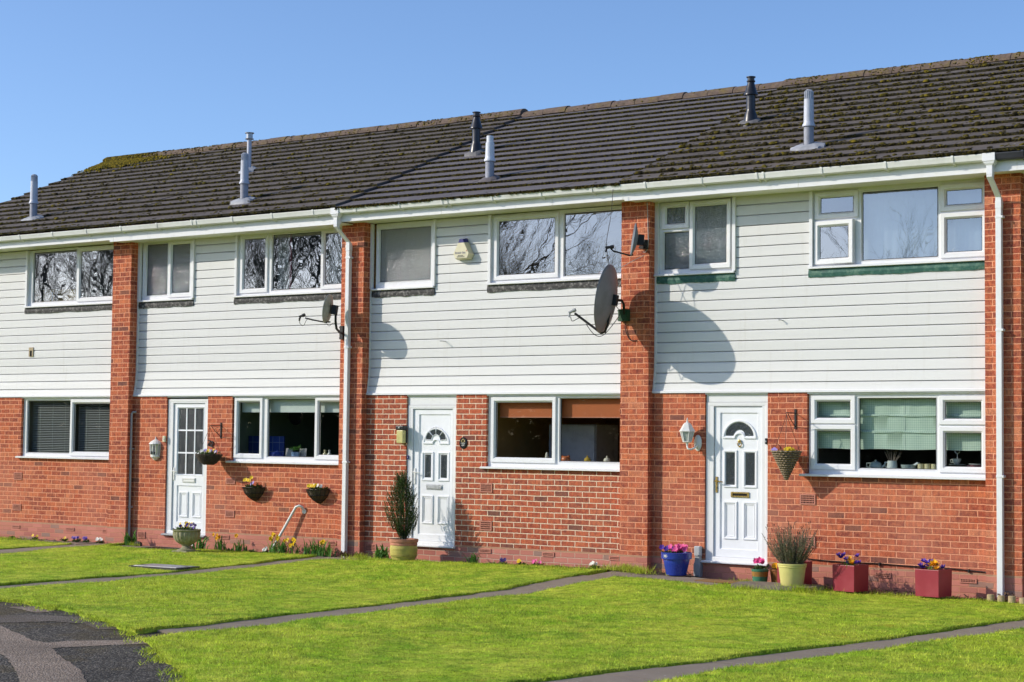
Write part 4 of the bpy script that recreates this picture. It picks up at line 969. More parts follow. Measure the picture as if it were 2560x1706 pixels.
# ------------------------------------------------------------------ plant helpers
class LB:
    """leaf / petal collector with a tint per vertex"""
    def __init__(s, seed=0): s.V = []; s.F = []; s.T = []; s.r = random.Random(seed)
    def strip(s, pts, wid, side, tint):
        """ribbon through pts; wid per point"""
        o = len(s.V)
        for p, w_ in zip(pts, wid):
            s.V += [tuple(p - side*w_/2), tuple(p + side*w_/2)]; s.T += [tint, tint]
        for i in range(len(pts)-1): s.F.append((o+2*i, o+2*i+1, o+2*i+3, o+2*i+2))
    def leaf(s, p, d, L, W, tint=None, bend=.3):
        p = Vector(p); d = Vector(d).normalized(); side = d.cross(Vector((s.r.uniform(-.4,.4), s.r.uniform(-.4,.4), 1)))
        if side.length < 1e-3: side = Vector((1,0,0))
        side.normalize(); dn = d.cross(side).normalized(); dn = dn if dn.z < 0 else -dn
        s.strip([p, p+d*L*.45+dn*L*bend*.12, p+d*L+dn*L*bend*.55], [W*.55, W, W*.12], side, s.r.random() if tint is None else tint)
    def strap(s, p, az, L, W, lean, tint=None):
        p = Vector(p); h = Vector((math.cos(az), math.sin(az), 0)); side = Vector((-h.y, h.x, 0)); pts = []; n = 5
        for i in range(n+1):
            t = i/n; a = lean*t*t*1.1 + lean*.35*t
            pts.append((h*math.sin(a)*L*t*.9) + Vector((0,0,math.cos(a)*L*t)) + p)
        s.strip(pts, [W*.7, W, W, W*.9, W*.65, W*.1], side, s.r.random() if tint is None else tint)
    def flower(s, c, n, r, petals=5, cup=.25, tint=None):
        c = Vector(c); n = Vector(n).normalized(); a = n.orthogonal().normalized(); b = n.cross(a); k0 = s.r.uniform(0, 6)
        for k in range(petals):
            t = k0 + 2*math.pi*k/petals; d = a*math.cos(t)+b*math.sin(t); sd = n.cross(d)
            s.strip([c, c+d*r*.55+n*r*cup*.5, c+d*r+n*r*cup], [r*.35, r*1.25*5/petals*.85, r*.45], sd, (s.r.random() if tint is None else tint))
    def ball(s, c, r, n, size, flat=.7):
        for _ in range(n):
            v = Vector((s.r.gauss(0,1), s.r.gauss(0,1), abs(s.r.gauss(0,1))*flat)).normalized(); q = r*s.r.uniform(.45,1)
            s.leaf(Vector(c)+v*q*.6, v+Vector((0,0,.3)), size*s.r.uniform(.6,1.2), size*.5)
    def build(s, name, mat, parent=None):
        o = np_mesh(name, np.array(s.V), np.array(s.F), mat, None, np.array(s.T)); o.parent = parent; return o
def W(x, z, y):
    k = 1 + y/20.279; return (x*k, y, 1.547+(z-1.547)*k)
def text_mesh(body, size, name, mat, parent, loc, extrude=.002, rot=0, font_w=1.0):
    cu = bpy.data.curves.new(name, 'FONT'); cu.body = body; cu.size = size; cu.extrude = extrude; cu.align_x = 'CENTER'; cu.align_y = 'CENTER'; cu.resolution_u = 3
    to = bpy.data.objects.new(name, cu); col.objects.link(to); dg = bpy.context.evaluated_depsgraph_get()
    me = bpy.data.meshes.new_from_object(to.evaluated_get(dg)); bpy.data.objects.remove(to); me.materials.clear(); me.materials.append(mat)
    me.transform(Matrix.Translation(loc) @ Matrix.Rotation(rot, 4, 'Y') @ Matrix.Rotation(R(90), 4, 'X') @ Matrix.Diagonal((font_w,1,1,1)))
    o = bpy.data.objects.new(name, me); col.objects.link(o); o.parent = parent; return o

# ------------------------------------------------------------------ satellite dishes
def dish(loc, label, c, phi, tilt, a, b, lnb, arm, pole, wallbox, mat, depth, cable=None, plates=False, boxm=black_iron):
    T = thing('satellite_dish', loc, label, 'satellite dish', group='satellite dishes on the brick piers')
    O = Vector(loc); c = Vector(c)-O; n = Vector((-math.sin(phi)*math.cos(tilt), -math.cos(phi)*math.cos(tilt), math.sin(tilt)))
    e1 = Vector((math.cos(phi), -math.sin(phi), 0)); e2 = n.cross(e1); e2 = e2 if e2.z > 0 else -e2
    mb = MB(); N = 40; rings = []
    def P(q, t, o): return c + e1*a*q*math.cos(t) + e2*b*q*math.sin(t) + n*(depth*(q*q-1)+o)
    for q in (.02,.25,.5,.75,.93,1): rings.append([P(q, 2*math.pi*k/N, .0) for k in range(N)])
    rings.append([P(1.025, 2*math.pi*k/N, -.006) for k in range(N)]); rings.append([P(1.0, 2*math.pi*k/N, -.018) for k in range(N)])
    for q in (.93,.75,.5,.25,.02): rings.append([P(q, 2*math.pi*k/N, -.011) for k in range(N)])
    mb.loft(rings); mb.add(rings[0], [tuple(range(N))]); mb.add(rings[-1], [tuple(range(N))])
    mb.build('reflector', mat, T, local=True, smooth=50, recalc=True)
    L = [Vector(p)-O for p in lnb]; hb = MB(); d = (L[1]-L[0]).normalized()
    hb.tube([L[0], L[0]+d*.03, L[0]+d*.031, L[1]], [.026,.026,.018,.018], 12); hb.tube([L[0]-d*.012, L[0]], [.022,.026], 12); hb.tube([L[1]-d*.02, L[1]+Vector((0,0,-.06))], .013, 8)
    hb.build('lnb', black_plastic if not plates else grey_plastic, T, local=True, smooth=40)
    MB().tube([Vector(p)-O for p in arm], .011 if not plates else .016, 8).build('arm', black_iron, T, local=True, smooth=40)
    pb = MB(); pb.tube([Vector(p)-O for p in pole], .018, 10)
    hub = Vector(pole[0])-O; back = c - n*(depth+.02)
    pb.tube([hub, back], .022, 8); Mx = Matrix.Translation((hub+back)/2) @ n.to_track_quat('X','Z').to_matrix().to_4x4()
    pb.box(-.05,.03,-.045,.045,-.07,.07,Mx)
    if plates:
        for s_ in (1,-1):
            pb.tube([hub, c-n*(depth*.72)+e2*s_*b*.34-e1*a*.2], .012, 6)
    pb.build('bracket', black_iron, T, local=True, smooth=35)
    if plates:
        kb = MB()
        for s_ in (1,-1):
            q = c - n*(depth*.62+.015) + e2*s_*b*.30 - e1*a*.28; kb.box(-.008,.008,-.04,.04,-.03,.03,Matrix.Translation(q) @ n.to_track_quat('X','Z').to_matrix().to_4x4())
        kb.build('bracket_plate', cream_plastic, T, local=True)
    x0,x1,y0,y1,z0,z1 = wallbox; wb = MB(); wb.box(x0-O.x,x1-O.x,y0-O.y,y1-O.y,z0-O.z,z1-O.z)
    for z in (z0+.02, z1-.02): wb.tube([(x0-.02-O.x, y0+.02-O.y, z-O.z), (x1+.01-O.x, y0+.02-O.y, z-O.z)], .008, 6)
    wb.build('wall_bracket', boxm, T, local=True)
    for cm, pts, r_ in (cable or []):
        cb = bpy.data.curves.new('t', 'CURVE'); bpy.data.curves.remove(cb)
        q = [Vector(p)-O for p in pts]; sm = []
        for i in range(len(q)-1):
            p0, p1, p2, p3 = q[max(i-1,0)], q[i], q[i+1], q[min(i+2,len(q)-1)]
            for k in range(6):
                t = k/6; sm.append(.5*((2*p1)+(p2-p0)*t+(2*p0-5*p1+4*p2-p3)*t*t+(3*p1-p0-3*p2+p3)*t**3))
        MB().tube(sm+[q[-1]], r_, 5).build('cable', cm, T, local=True, smooth=60)
    return T
green_plastic = M('dark_green_plastic', (.02,.075,.03), .5, .1, 10)
dish((-12.2,-.12,3.2), 'large dark grey dish on an arm, biggest of those on the brick piers', (-12.19,-.65,3.375), R(76), R(9), .42, .445,
     [(-12.60,-.745,3.235),(-12.68,-.77,3.20)], [(-12.13,-.62,3.30),(-12.16,-.63,3.05),(-12.20,-.64,2.94),(-12.25,-.65,2.925),(-12.60,-.75,3.19)],
     [(-12.10,-.60,3.36),(-12.12,-.36,3.37),(-12.16,-.24,3.33),(-12.18,-.19,3.2)], (-12.27,-12.13,-.20,-.122,3.11,3.27), dish_grey, .10,
     [(cable_black, [(-12.66,-.76,3.15),(-12.64,-.75,3.09),(-12.56,-.74,3.12),(-12.52,-.73,3.14)], .005), (cable_black, [(-12.45,-.71,3.05),(-12.34,-.68,2.91),(-12.24,-.62,2.90),(-12.10,-.55,3.08),(-12.06,-.5,3.2),(-12.10,-.56,3.3)], .005),
      (cable_black, [(-12.2,-.13,3.11),(-12.19,-.135,2.99),(-12.12,-.13,2.86),(-12.02,-.128,2.85)], .006)], True, green_plastic)
dish((-11.9,-.12,4.12), 'small blue-grey dish near the top of the pier, above the biggest one', (-11.895,-.46,4.155), R(55), R(8), .20, .215,
     [(-12.10,-.62,4.055),(-12.19,-.66,4.045)], [(-11.88,-.47,3.955),(-11.92,-.49,3.945),(-12.10,-.61,4.0),(-12.13,-.64,4.04)],
     [(-11.82,-.36,4.16),(-11.86,-.25,4.13),(-11.88,-.13,4.12)], (-11.95,-11.86,-.20,-.122,4.06,4.18), dish_mesh, .055,
     [(cable_white, [(-12.19,-.66,3.99),(-12.15,-.64,3.83),(-12.08,-.5,3.79),(-11.97,-.3,3.9),(-11.9,-.14,3.98)], .004), (cable_white, [(-11.875,-.13,4.68),(-11.865,-.125,4.4),(-11.86,-.125,4.1),(-11.90,-.13,4.02),(-11.93,-.14,4.03)], .0045),
      (cable_black, [(-12.16,-.53,4.83),(-12.17,-.56,4.5),(-12.20,-.60,4.2),(-12.22,-.58,4.05),(-12.22,-.5,3.7)], .004)])
dish((-17.1,-.12,3.08), 'small beige dish on a curved pole beside the white downpipe of number 22', (-17.085,-.52,3.415), R(68), R(9), .20, .215,
     [(-17.44,-.62,3.325),(-17.52,-.64,3.30)], [(-17.05,-.48,3.22),(-17.12,-.53,3.215),(-17.30,-.58,3.25),(-17.42,-.62,3.28)],
     [(-16.935,-.50,3.39),(-16.935,-.50,3.22),(-16.95,-.46,3.12),(-17.02,-.30,3.07),(-17.08,-.17,3.07)], (-17.13,-17.07,-.18,-.122,2.98,3.18), dish_pale, .055,
     [(cable_black, [(-17.53,-.64,3.28),(-17.51,-.63,3.2),(-17.46,-.61,3.17),(-17.40,-.60,3.26),(-17.3,-.59,3.24)], .004), (cable_black, [(-17.1,-.52,3.21),(-17.06,-.50,3.16),(-16.99,-.49,3.2),(-16.94,-.48,3.17)], .004)])

# ------------------------------------------------------------------ alarm, lamps, bells, numbers
T = thing('burglar_alarm', (-14.985,.04,4.225), 'cream wedge alarm box with a navy top on the white boards', 'alarm')
fp = [(-.105,-.125),(.105,-.125),(.135,-.06),(.050,.095),(-.050,.095),(-.135,-.06)]
cp = [(-.050,.0955),(.050,.0955),(.030,.145),(-.030,.145)]
def wedge(poly, name, mat, y0=-.105, k=1.14):
    mb = MB(); mb.loft([[(x*k, 0, z*k) for x, z in poly], [(x*(1+(k-1)*.3), y0*.8, z*(1+(k-1)*.3)) for x, z in poly], [(x, y0, z) for x, z in poly]]); fill(mb, poly, y0)
    return mb.build(name, mat, T, local=True)
wedge(fp, 'box_body', cream_plastic); wedge(cp, 'box_cap', navy)
text_mesh('British Gas', .040, 'lettering', navy, T, (-.012,-.1065,-.05), .0006)
fb = MB(); fill(fb, [(.088,-.035),(.100,-.030),(.108,-.008),(.096,-.018)], -.1062); fb.build('flame_mark', alarm_red, T, local=True)
lb = MB()
for z, n in ((-.088,7),(-.107,10)):
    for i in range(n): lb.box(-.07+i*.0135+(10-n)*.006, -.0605+i*.0135+(10-n)*.006, -.1062,-.1052, z-.006, z+.006)
lb.build('small_print', dark_print, T, local=True)

# half lantern by number 22
T = thing('wall_lantern', (-21.13,-.002,1.10), 'white half lantern with clear panels on the wall left of door number 22', 'wall lamp')
def hexring(r, z, d=.9, n=8): return [(r*math.cos(math.pi*k/(n-1)), -r*d*math.sin(math.pi*k/(n-1)), z) for k in range(n)]
b = MB(); b.loft([hexring(.028,.02), hexring(.06,.05), hexring(.088,.075), hexring(.09,.10), hexring(.09,.112)]); b.add(hexring(.09,.112), [tuple(range(8))]); b.build('lantern_base', white_metal, T, local=True, recalc=True)
b = MB(); b.loft([hexring(.122,.282), hexring(.118,.292), hexring(.085,.325), hexring(.040,.350), hexring(.016,.360), hexring(.010,.375)]); b.add(hexring(.122,.282), [tuple(range(8))]); b.tube([(0,-.008,.36),(0,-.008,.405)], [.012,.004], 8); b.build('lantern_roof', white_metal, T, local=True, recalc=True)
b = MB()
for k in range(8):
    p = hexring(.088,.112)[k]; q = hexring(.104,.283)[k]; b.tube([p, q], .007, 6)
b.box(-.09,.09,-.004,0,.06,.33); b.build('lantern_cage', white_metal, T, local=True)
MB().loft([hexring(.083,.113), hexring(.098,.282)]).build('lantern_glass', thin_glass('lantern_glass', .12, (.85,.87,.85)), T, local=True)
b = MB(); b.tube([(0,-.045,.113),(0,-.045,.19),(0,-.045,.25)], [.022,.022,.018], 10); b.build('bulb', lens_m, T, local=True, smooth=50)
b = MB(); b.box(-.022,.018,-.092,-.080,.118,.165); b.box(.035,.055,-.086,-.07,.122,.155); b.build('sensor', black_plastic, T, local=True)
# bulkhead lamp by number 23
T = thing('wall_lamp', (-16.02,-.002,1.43), 'black-capped wall lamp with a yellowed lens, left of door number 23', 'wall lamp')
b = MB(); b.box(-.072,.072,-.115,0,.212,.275); b.box(-.066,.066,-.03,0,.02,.212); b.build('lamp_cap', black_plastic, T, local=True, bevel=.012)
b = MB(); b.box(-.062,.062,-.105,-.031,.018,.211); b.build('lamp_lens', lens_yellow, T, local=True, bevel=.014)
b = MB(); b.ball((0,-.116,.243), .016, 10, 6); b.build('sensor', lens_m, T, local=True, smooth=60)
# coach lantern by the right door
T = thing('wall_lantern', (-11.16,-.002,1.42), 'white coach lantern with a frosted shade on a curled arm, left of the brass-handled door', 'wall lamp')
def sq(r, z, cx=-.09, cy=-.13, n=6): return [(cx+r*math.cos(2*math.pi*k/n+.26), cy+r*math.sin(2*math.pi*k/n+.26), z) for k in range(n)]
b = MB(); b.loft([sq(.108,.232), sq(.104,.242), sq(.075,.285), sq(.058,.318), sq(.040,.340), sq(.012,.352)]); b.add(sq(.108,.232), [tuple(range(6))]); b.lathe([(.012,.345),(.016,.36),(.006,.375),(.010,.388),(.003,.41),(0,.412)], 10, (-.09,-.13,0)); b.build('lantern_roof', white_metal, T, local=True, recalc=True)
b = MB()
for k in range(6): b.tube([sq(.055,.105)[k], sq(.092,.232)[k]], .0065, 6)
b.loft([sq(.03,.085), sq(.060,.095), sq(.060,.106)]); b.add(sq(.06,.106), [tuple(range(6))]); b.lathe([(.0,.02),(.009,.028),(.012,.05),(.018,.075),(.02,.09)], 10, (-.09,-.13,0)); b.build('lantern_cage', white_metal, T, local=True)
MB().loft([sq(.052,.107), sq(.087,.231)]).build('lantern_shade', lens_m, T, local=True)
b = MB(); b.loft([[(.055*math.cos(t)*k, y, .085+.105*math.sin(t)*k) for t in [2*math.pi*i/18 for i in range(18)]] for k, y in ((1,0),(1,-.012),(.6,-.034),(.05,-.04))]); b.build('backplate', white_metal, T, local=True, smooth=40, recalc=True)
MB().tube([(0,-.035,.06),(-.005,-.09,.02),(-.03,-.14,-.0),(-.07,-.15,.01),(-.09,-.13,.045)], .012, 8).build('arm', white_metal, T, local=True, smooth=60)

def small_box(name, label, cat, loc, w_, d, h, mat, btn=None, bev=.004):
    T = thing(name, loc, label, cat); MB().box(-w_/2,w_/2,-d,0,0,h).build('case', mat, T, local=True, bevel=bev)
    if btn: MB().box(-w_*.2,w_*.2,-d-.006,-d,h*.35,h*.6).build('button', btn, T, local=True)
    return T
small_box('doorbell', 'cream bell push on the wall between the half lantern and door number 22', 'doorbell', (-20.93,-.002,1.42), .05,.03,.095, cream_plastic, white_metal)
small_box('doorbell', 'tiny dark bell push on the white frame of door number 23', 'doorbell', (-15.955,.022,1.22), .02,.02,.055, navy, silver)
small_box('doorbell', 'black bell push on the white frame of the brass-handled door', 'doorbell', (-10.185,.022,1.50), .03,.025,.075, black_plastic, silver)
T = thing('house_number', (-19.9,-.002,1.34), 'tilted dark metal numerals 22 on the brick beside the half-glazed door', 'house number')
text_mesh('22', .135, 'numerals', M('dark_iron_numerals', (.035,.035,.040), .4, .2, 20), T, (0,-.012,.06), .008, R(14))
T = thing('number_plaque', (-14.944,-.002,1.465), 'oval black plaque with a gilt flower and the number 23', 'house number')
def oval(a, b_, y, n=28): return [(a*math.cos(2*math.pi*k/n), y, b_*math.sin(2*math.pi*k/n)) for k in range(n)]
b = MB(); b.loft([oval(.07,.083,0), oval(.07,.083,-.006), oval(.062,.075,-.012)]); fill(b, [(p[0],p[2]) for p in oval(.062,.075,-.012)], -.012); b.build('plaque', M('black_gloss_plaque', (.010,.010,.012), .25, .1, 20), T, local=True)
text_mesh("'23'", .062, 'numerals', M('white_numerals', (.75,.75,.72), .5, .03, 20), T, (0,-.0135,-.022), .0006, 0, .85)
l = LB(4)
for x, z in ((-.018,.028),(.018,.028),(0,.044),(0,.022)): l.flower((x,-.0145,z), (0,-1,0), .017, 5, 0)
l.build('flower_motif', M('gilt_motif', (.62,.50,.22), .5, .1, 30), T)

# ------------------------------------------------------------------ bits on the walls
T = thing('aerial_socket', (-24.28,.047,2.93), 'sandy square plate with a dark hole on the white boards under the left upper window', 'wall plate')
b = MB(); plate(b, -.055,.055,-.075,.085,[(-.028,.028,-.07,.03)],-.012,0); b.build('plate', M('sandy_plate', (.42,.33,.20), .7, .15, 20), T, local=True); MB().quad((-.05,-.002,-.072),(.05,-.002,-.072),(.05,-.002,.04),(-.05,-.002,.04)).build('hole', hole_shade, T, local=True)
for x, z, lab, q in ((-15.32,2.92,'bent screw sticking out of the white boards above door number 23',.09), (-9.98,3.07,'short dark screw stub in the white boards above the brass-handled door',.05)):
    T = thing('screw', (x,.045,z), lab, 'screw'); b = MB(); b.tube([(0,.02,0),(-.01,-q,.004)], .006, 6); b.tube([(-.01,-q,.004),(-.03,-q-.01,.002)], [.008,.006], 6); b.build('shank', grey_plastic, T, local=True)
T = thing('grab_rail', (-18.35,-.13,-.25), 'bent white handrail leaning from the flower bed up to the brick wall', 'handrail')
b = MB(); b.tube([(-.09,-.06,.0),(-.02,-.02,.14),(.12,.02,.38),(.28,.04,.63),(.335,.045,.715),(.385,.06,.735),(.42,.09,.715),(.43,.128,.66)], .021, 10); b.lathe([(.038,0),(.038,.012),(.02,.014)], 14, (.43,.13,.65), Vector((0,-1,0))); b.build('rail', white_metal, T, local=True, smooth=60)
T = thing('waste_pipe', (-21.655,-.05,-.2), 'thin grey waste pipe standing in the shadow of the leftmost brick pier', 'pipe')
b = MB(); b.tube([(.0,0,.04),(.0,0,2.06),(.012,.012,2.095),(.05,.05,2.10)], .0185, 10)
b.build('pipe', grey_plastic, T, local=True, smooth=50); b = MB()
for z in (.55,1.5): b.box(-.026,.026,-.024,.047,z-.012,z+.012)
b.build('pipe_clip', grey_plastic, T, local=True)
T = thing('cable', (-8.4,-.01,.06), 'thin dark cable sagging along the brick above the red planters', 'cable')
pts = [(-9.62,.085),(-9.385,.072),(-9.05,.068),(-8.646,.071),(-8.3,.060),(-8.063,.059),(-7.7,.055),(-7.5,.045),(-7.31,.036)]
b = MB(); b.tube([(x+8.4,-.008,z-.06) for x, z in pts], .007, 6)
b.build('wire', cable_black, T, local=True, smooth=60); b = MB()
for x, z in ((-9.05,.066),(-8.646,.068),(-8.063,.056),(-7.53,.045)): b.box(x+8.392,x+8.408,-.018,.008,z-.085,z-.045)
b.tube([(1.07,-.01,-.03),(1.11,-.012,-.01)], .006, 5); b.build('cable_clip', cable_black, T, local=True)
T = thing('cable_box', (-11.13,-.004,-.20), 'grey utility box low on the brick, left of the brass-handled door', 'utility box')
b = MB(); b.box(-.042,.042,-.075,0,.245,.375); b.build('lid', M('pale_grey_plastic', (.42,.44,.45), .5, .06, 12), T, local=True, bevel=.012)
b = MB(); b.loft([[(-q,0,z),(-q,-d,z),(q,-d,z),(q,0,z)] for q, d, z in ((.046,.07,-.02),(.05,.075,.05),(.05,.075,.13),(.036,.065,.19),(.036,.065,.245))]); b.build('cover', grey_plastic, T, local=True, bevel=.006, recalc=True)
b = MB(); b.tube([(.0,-.06,.03),(-.14,-.06,.0),(-.22,-.05,.05),(-.26,-.02,.10)], .006, 6); b.build('wire', cable_black, T, local=True)

# ------------------------------------------------------------------ baskets and their flowers
def wall_bracket(T, z0, L, sc=1.0, curl=False):
    b = MB(); b.box(-.012,.012,-.008,0,z0-.20,z0+.05); b.tube([(0,-.006,z0+.0),(0,-L,z0)], .006, 6); b.tube([(0,-.006,z0-.17),(0,-L*.45,z0-.10),(0,-L*.85,z0-.01)], .005, 6)
    b.tube([(0,-L,z0),(0,-L-.012,z0-.015),(0,-L,z0-.028)], .004, 6)
    if curl: b.tube([(0,-.03,z0-.05),(0,-.08,z0-.12),(0,-.12,z0-.04),(0,-.06,z0-.03)], .004, 5)
    return b.build('bracket', black_iron, T, local=True)
def wicker(T, prof, name, mat, c, n=40, axis=None, half=False):
    """woven basket: stakes with weavers passing in and out"""
    mb = MB(); m = len(prof)
    for i in range(m-1):
        pass
    rows = 13 if len(prof) > 3 else 10; zz = [p[1] for p in prof]; rr = [p[0] for p in prof]
    for j in range(rows):
        z = zz[0] + (zz[-1]-zz[0])*(j+.5)/rows; r_ = float(np.interp(z, zz, rr)); pts = []
        a0, a1 = (math.pi, 2*math.pi) if half else (0, 2*math.pi); q = n//2 if half else n
        for k in range(q+1):
            t = a0 + (a1-a0)*k/q; ro = r_*(1 + (.045 if (k+j) % 2 else -.03)); pts.append((c[0]+ro*math.cos(t), c[1]+ro*math.sin(t), c[2]+z+rnd.uniform(-.002,.002)))
        mb.tube(pts, (zz[-1]-zz[0])/rows*.42, 5, cap=half)
    k = 0
    for k in range(12):
        t = (math.pi if half else 0) + ((math.pi if half else 2*math.pi))*k/11.0; mb.tube([(c[0]+a*math.cos(t), c[1]+a*math.sin(t), c[2]+z) for a, z in prof], .005, 5)
    lin = [(a*.93, z) for a, z in prof]
    mb.lathe(lin, 18, c)
    return mb.build(name, mat, T, local=True)
wicker_dark = M('dark_wicker', (.060,.045,.030), .8, .35, 40, dirt=(.18,.14,.09), dirt_amt=.5, dscale=25)
wicker_tan = M('tan_wicker', (.22,.165,.10), .75, .35, 40, dirt=(.07,.05,.03), dirt_amt=.6, dscale=25)
T = thing('hanging_basket', (-19.685,-.004,0), 'dark round wicker basket hung from a curly bracket beside the number 22', 'hanging basket')
wall_bracket(T, 1.685, .25, curl=True); C_ = (0,-.255,1.075)
wicker(T, [(.07,.0),(.12,.03),(.165,.08),(.195,.13),(.205,.165)], 'basket', wicker_dark, C_)
b = MB()
for k in range(3):
    t = 2*math.pi*k/3+.4; b.tube([(0,-.25,1.66),(.2*math.cos(t),-.255+.2*math.sin(t),1.24)], .003, 4)
b.build('chain', black_iron, T, local=True)
l = LB(1)
for _ in range(34): a = l.r.uniform(0,6.28); q = l.r.uniform(.02,.19); l.ball((q*math.cos(a), -.255+q*math.sin(a), 1.235), .045, 5, .04)
l.build('foliage', leaf_m, T)
for mt, k, sd in ((pet_white,6,2),(pet_yellow,5,3),(pet_lilac,5,5)):
    l = LB(sd)
    for _ in range(k): a = l.r.uniform(3.3,6.2); q = l.r.uniform(.05,.18); l.flower((q*math.cos(a), -.255+q*math.sin(a), 1.275+l.r.uniform(0,.03)), (l.r.uniform(-.6,.6),-1,.6), .028, 5, .1)
    l.build('flowers', mt, T)
T = thing('hanging_basket', (-9.774,-.004,0), 'pointed woven cone basket with a yellow pansy, hung beside the brass-handled door', 'hanging basket')
wall_bracket(T, 1.895, .25); C_ = (0,-.255,1.06)
wicker(T, [(.012,.0),(.07,.12),(.125,.24),(.185,.365)], 'basket', wicker_tan, C_)
b = MB()
for k in range(3):
    t = 2*math.pi*k/3+.9; b.tube([(0,-.25,1.87),(.18*math.cos(t),-.255+.18*math.sin(t),1.42)], .003, 4)
b.build('chain', black_iron, T, local=True)
b = MB(); b.loft([[(-.13+.065*math.cos(t)*k, -.255+.02*e, 1.42+.085*math.sin(t)*k) for t in [math.pi*i/12 for i in range(13)]] for k, e in ((1,0),(.96,-1))]); b.build('liner_flap', black_plastic, T, local=True)
l = LB(6)
for _ in range(16): a = l.r.uniform(0,6.28); q = l.r.uniform(.02,.16); l.ball((q*math.cos(a), -.255+q*math.sin(a), 1.40), .04, 5, .035)
l.build('foliage', leaf_m, T)
for mt, pp, sd in ((pet_yellow,[(.09,-.36,1.445),(.06,-.38,1.44),(.12,-.33,1.43)],2),(pet_lilac,[(-.12,-.33,1.43),(-.15,-.30,1.43)],3)):
    l = LB(sd)
    for p in pp: l.flower(p, (.2,-1,.5), .034, 5, .1)
    l.build('flowers', mt, T)
for x, lab, mts in ((-18.93,'half-round wire wall basket of daffodils and a purple pansy, nearer the half-glazed door',((pet_yellow,5,.12),(pet_lilac,3,.04))), (-17.62,'half-round wire wall basket of yellow and white primroses near the white downpipe',((pet_yellow,5,.03),(pet_white,5,.03)))):
    T = thing('wall_basket', (x,-.004,.53), lab, 'wall basket', group='half-round wall baskets under the kitchen window')
    hp = [(.02,.0),(.10,.05),(.165,.12),(.205,.205)]; b = MB()
    for a, z in hp[1:]: b.tube([(a*math.cos(t), -a*math.sin(t), z) for t in [math.pi*k/14 for k in range(15)]] + [(a,0,z)], .0055, 5)
    for k in range(9): t = math.pi*k/8; b.tube([(a*math.cos(t), -a*math.sin(t), z) for a, z in hp], .0045, 5)
    b.build('wire_frame', black_iron, T, local=True)
    b = MB(); b.loft([[(a*.95*math.cos(t), -a*.95*math.sin(t), z) for t in [math.pi*k/14 for k in range(15)]] + [(0,-.001,z)] for a, z in hp]); b.build('coir_liner', wicker_dark, T, local=True)
    l = LB(int(abs(x)*10))
    for _ in range(26): a = l.r.uniform(0,3.14); q = l.r.uniform(.02,.19); l.ball((q*math.cos(a), -q*math.sin(a), .21), .04, 5, .045)
    for _ in range(14): l.strap((l.r.uniform(-.15,.15), -l.r.uniform(.02,.15), .2), l.r.uniform(3.3,6.1), l.r.uniform(.08,.16), .008, .6)
    l.build('foliage', leaf_m, T)
    for i, (mt, k, hh) in enumerate(mts):
        l = LB(i+3)
        for _ in range(k): px_ = l.r.uniform(-.16,.08) if i == 0 else l.r.uniform(-.05,.17); l.flower((px_*(1 if x > -18 or i == 0 else 1), -l.r.uniform(.08,.18), .245+l.r.uniform(.4,1)*hh), (l.r.uniform(-.5,.5),-1,.4), .03, 6, .25)
        l.build('flowers', mt, T)
# ------------------------------------------------------------------ pots and planters
def glazed(name, c, rough=.3, **k): return M(name, c, rough, .1, 8, **k)
def soil_disc(T, r, z): MB().lathe([(r, z-.02), (r, z), (0, z+.008)], 18).build('soil', soil_m, T, local=True)
# stone urn
x, y = -19.49, -.90; T = thing('stone_urn', (x,y,zgs(x,y)-.005), 'mossy fluted stone urn of pansies standing on the lawn', 'urn')
stone = M('mossy_stone', (.30,.27,.17), .9, .25, 14, bump=.5, bscale=60, dirt=(.10,.13,.03), dirt_amt=.75, dscale=6)
b = MB(); b.box(-.155,.155,-.155,.155,0,.03); b.lathe([(.14,.03),(.135,.045),(.10,.055),(.075,.075),(.062,.10),(.085,.115),(.088,.125)], 24); b.build('foot', stone, T, local=True, smooth=45)
b = MB(); b.lathe([(.05,.115),(.10,.13),(.15,.165),(.185,.22),(.197,.275),(.194,.315)], 72, flute=.07, nfl=18); b.lathe([(.197,.315),(.212,.325),(.215,.343),(.208,.35),(.185,.35),(.18,.32)], 40); b.build('bowl', stone, T, local=True, smooth=50)
soil_disc(T, .18, .33); l = LB(9)
for _ in range(46): a = l.r.uniform(0,6.28); q = l.r.uniform(0,.18); l.ball((q*math.cos(a),q*math.sin(a),.34), .045, 5, .045)
l.build('foliage', leaf_m, T)
for mt, k, sd in ((pet_yellow,8,1),(pet_purple,4,2),(pet_navy,5,3)):
    l = LB(sd)
    for _ in range(k):
        a = l.r.uniform(0,6.28); q = l.r.uniform(.03,.18); xo = -.10 if mt is pet_yellow else .06
        l.flower((q*math.cos(a)*.8+xo, q*math.sin(a), .385+l.r.uniform(0,.06)), (l.r.uniform(-.3,.8),-1,.5), .026, 5, .1)
    l.build('flowers', mt, T)
# yew in a two-colour pot
x, y = -15.62, -.48; T = thing('potted_yew', (x,y,zgs(x,y)-.004), 'flame-shaped dark yew in a terracotta-rimmed yellow barrel pot by the white door', 'potted shrub')
barrel = M('yellow_stave_pot', (.47,.40,.10), .75, .15, 10, bump=.3, bscale=40, dirt=(.20,.15,.06), dirt_amt=.4, dscale=8)
b = MB(); b.lathe([(.155,0),(.178,.05),(.192,.11),(.195,.165),(.190,.215),(.185,.22)], 40)
for z in (.07,.085,.155,.17): b.lathe([(.186,z-.004),(.198,z-.003),(.198,z+.003),(.186,z+.004)], 40)
b.build('pot', barrel, T, local=True, smooth=50)
b = MB(); b.lathe([(.187,.215),(.195,.222),(.192,.26),(.205,.265),(.208,.305),(.196,.307),(.188,.28)], 40); b.build('pot_rim', terracotta, T, local=True, smooth=40); soil_disc(T, .188, .285)
l = LB(12)
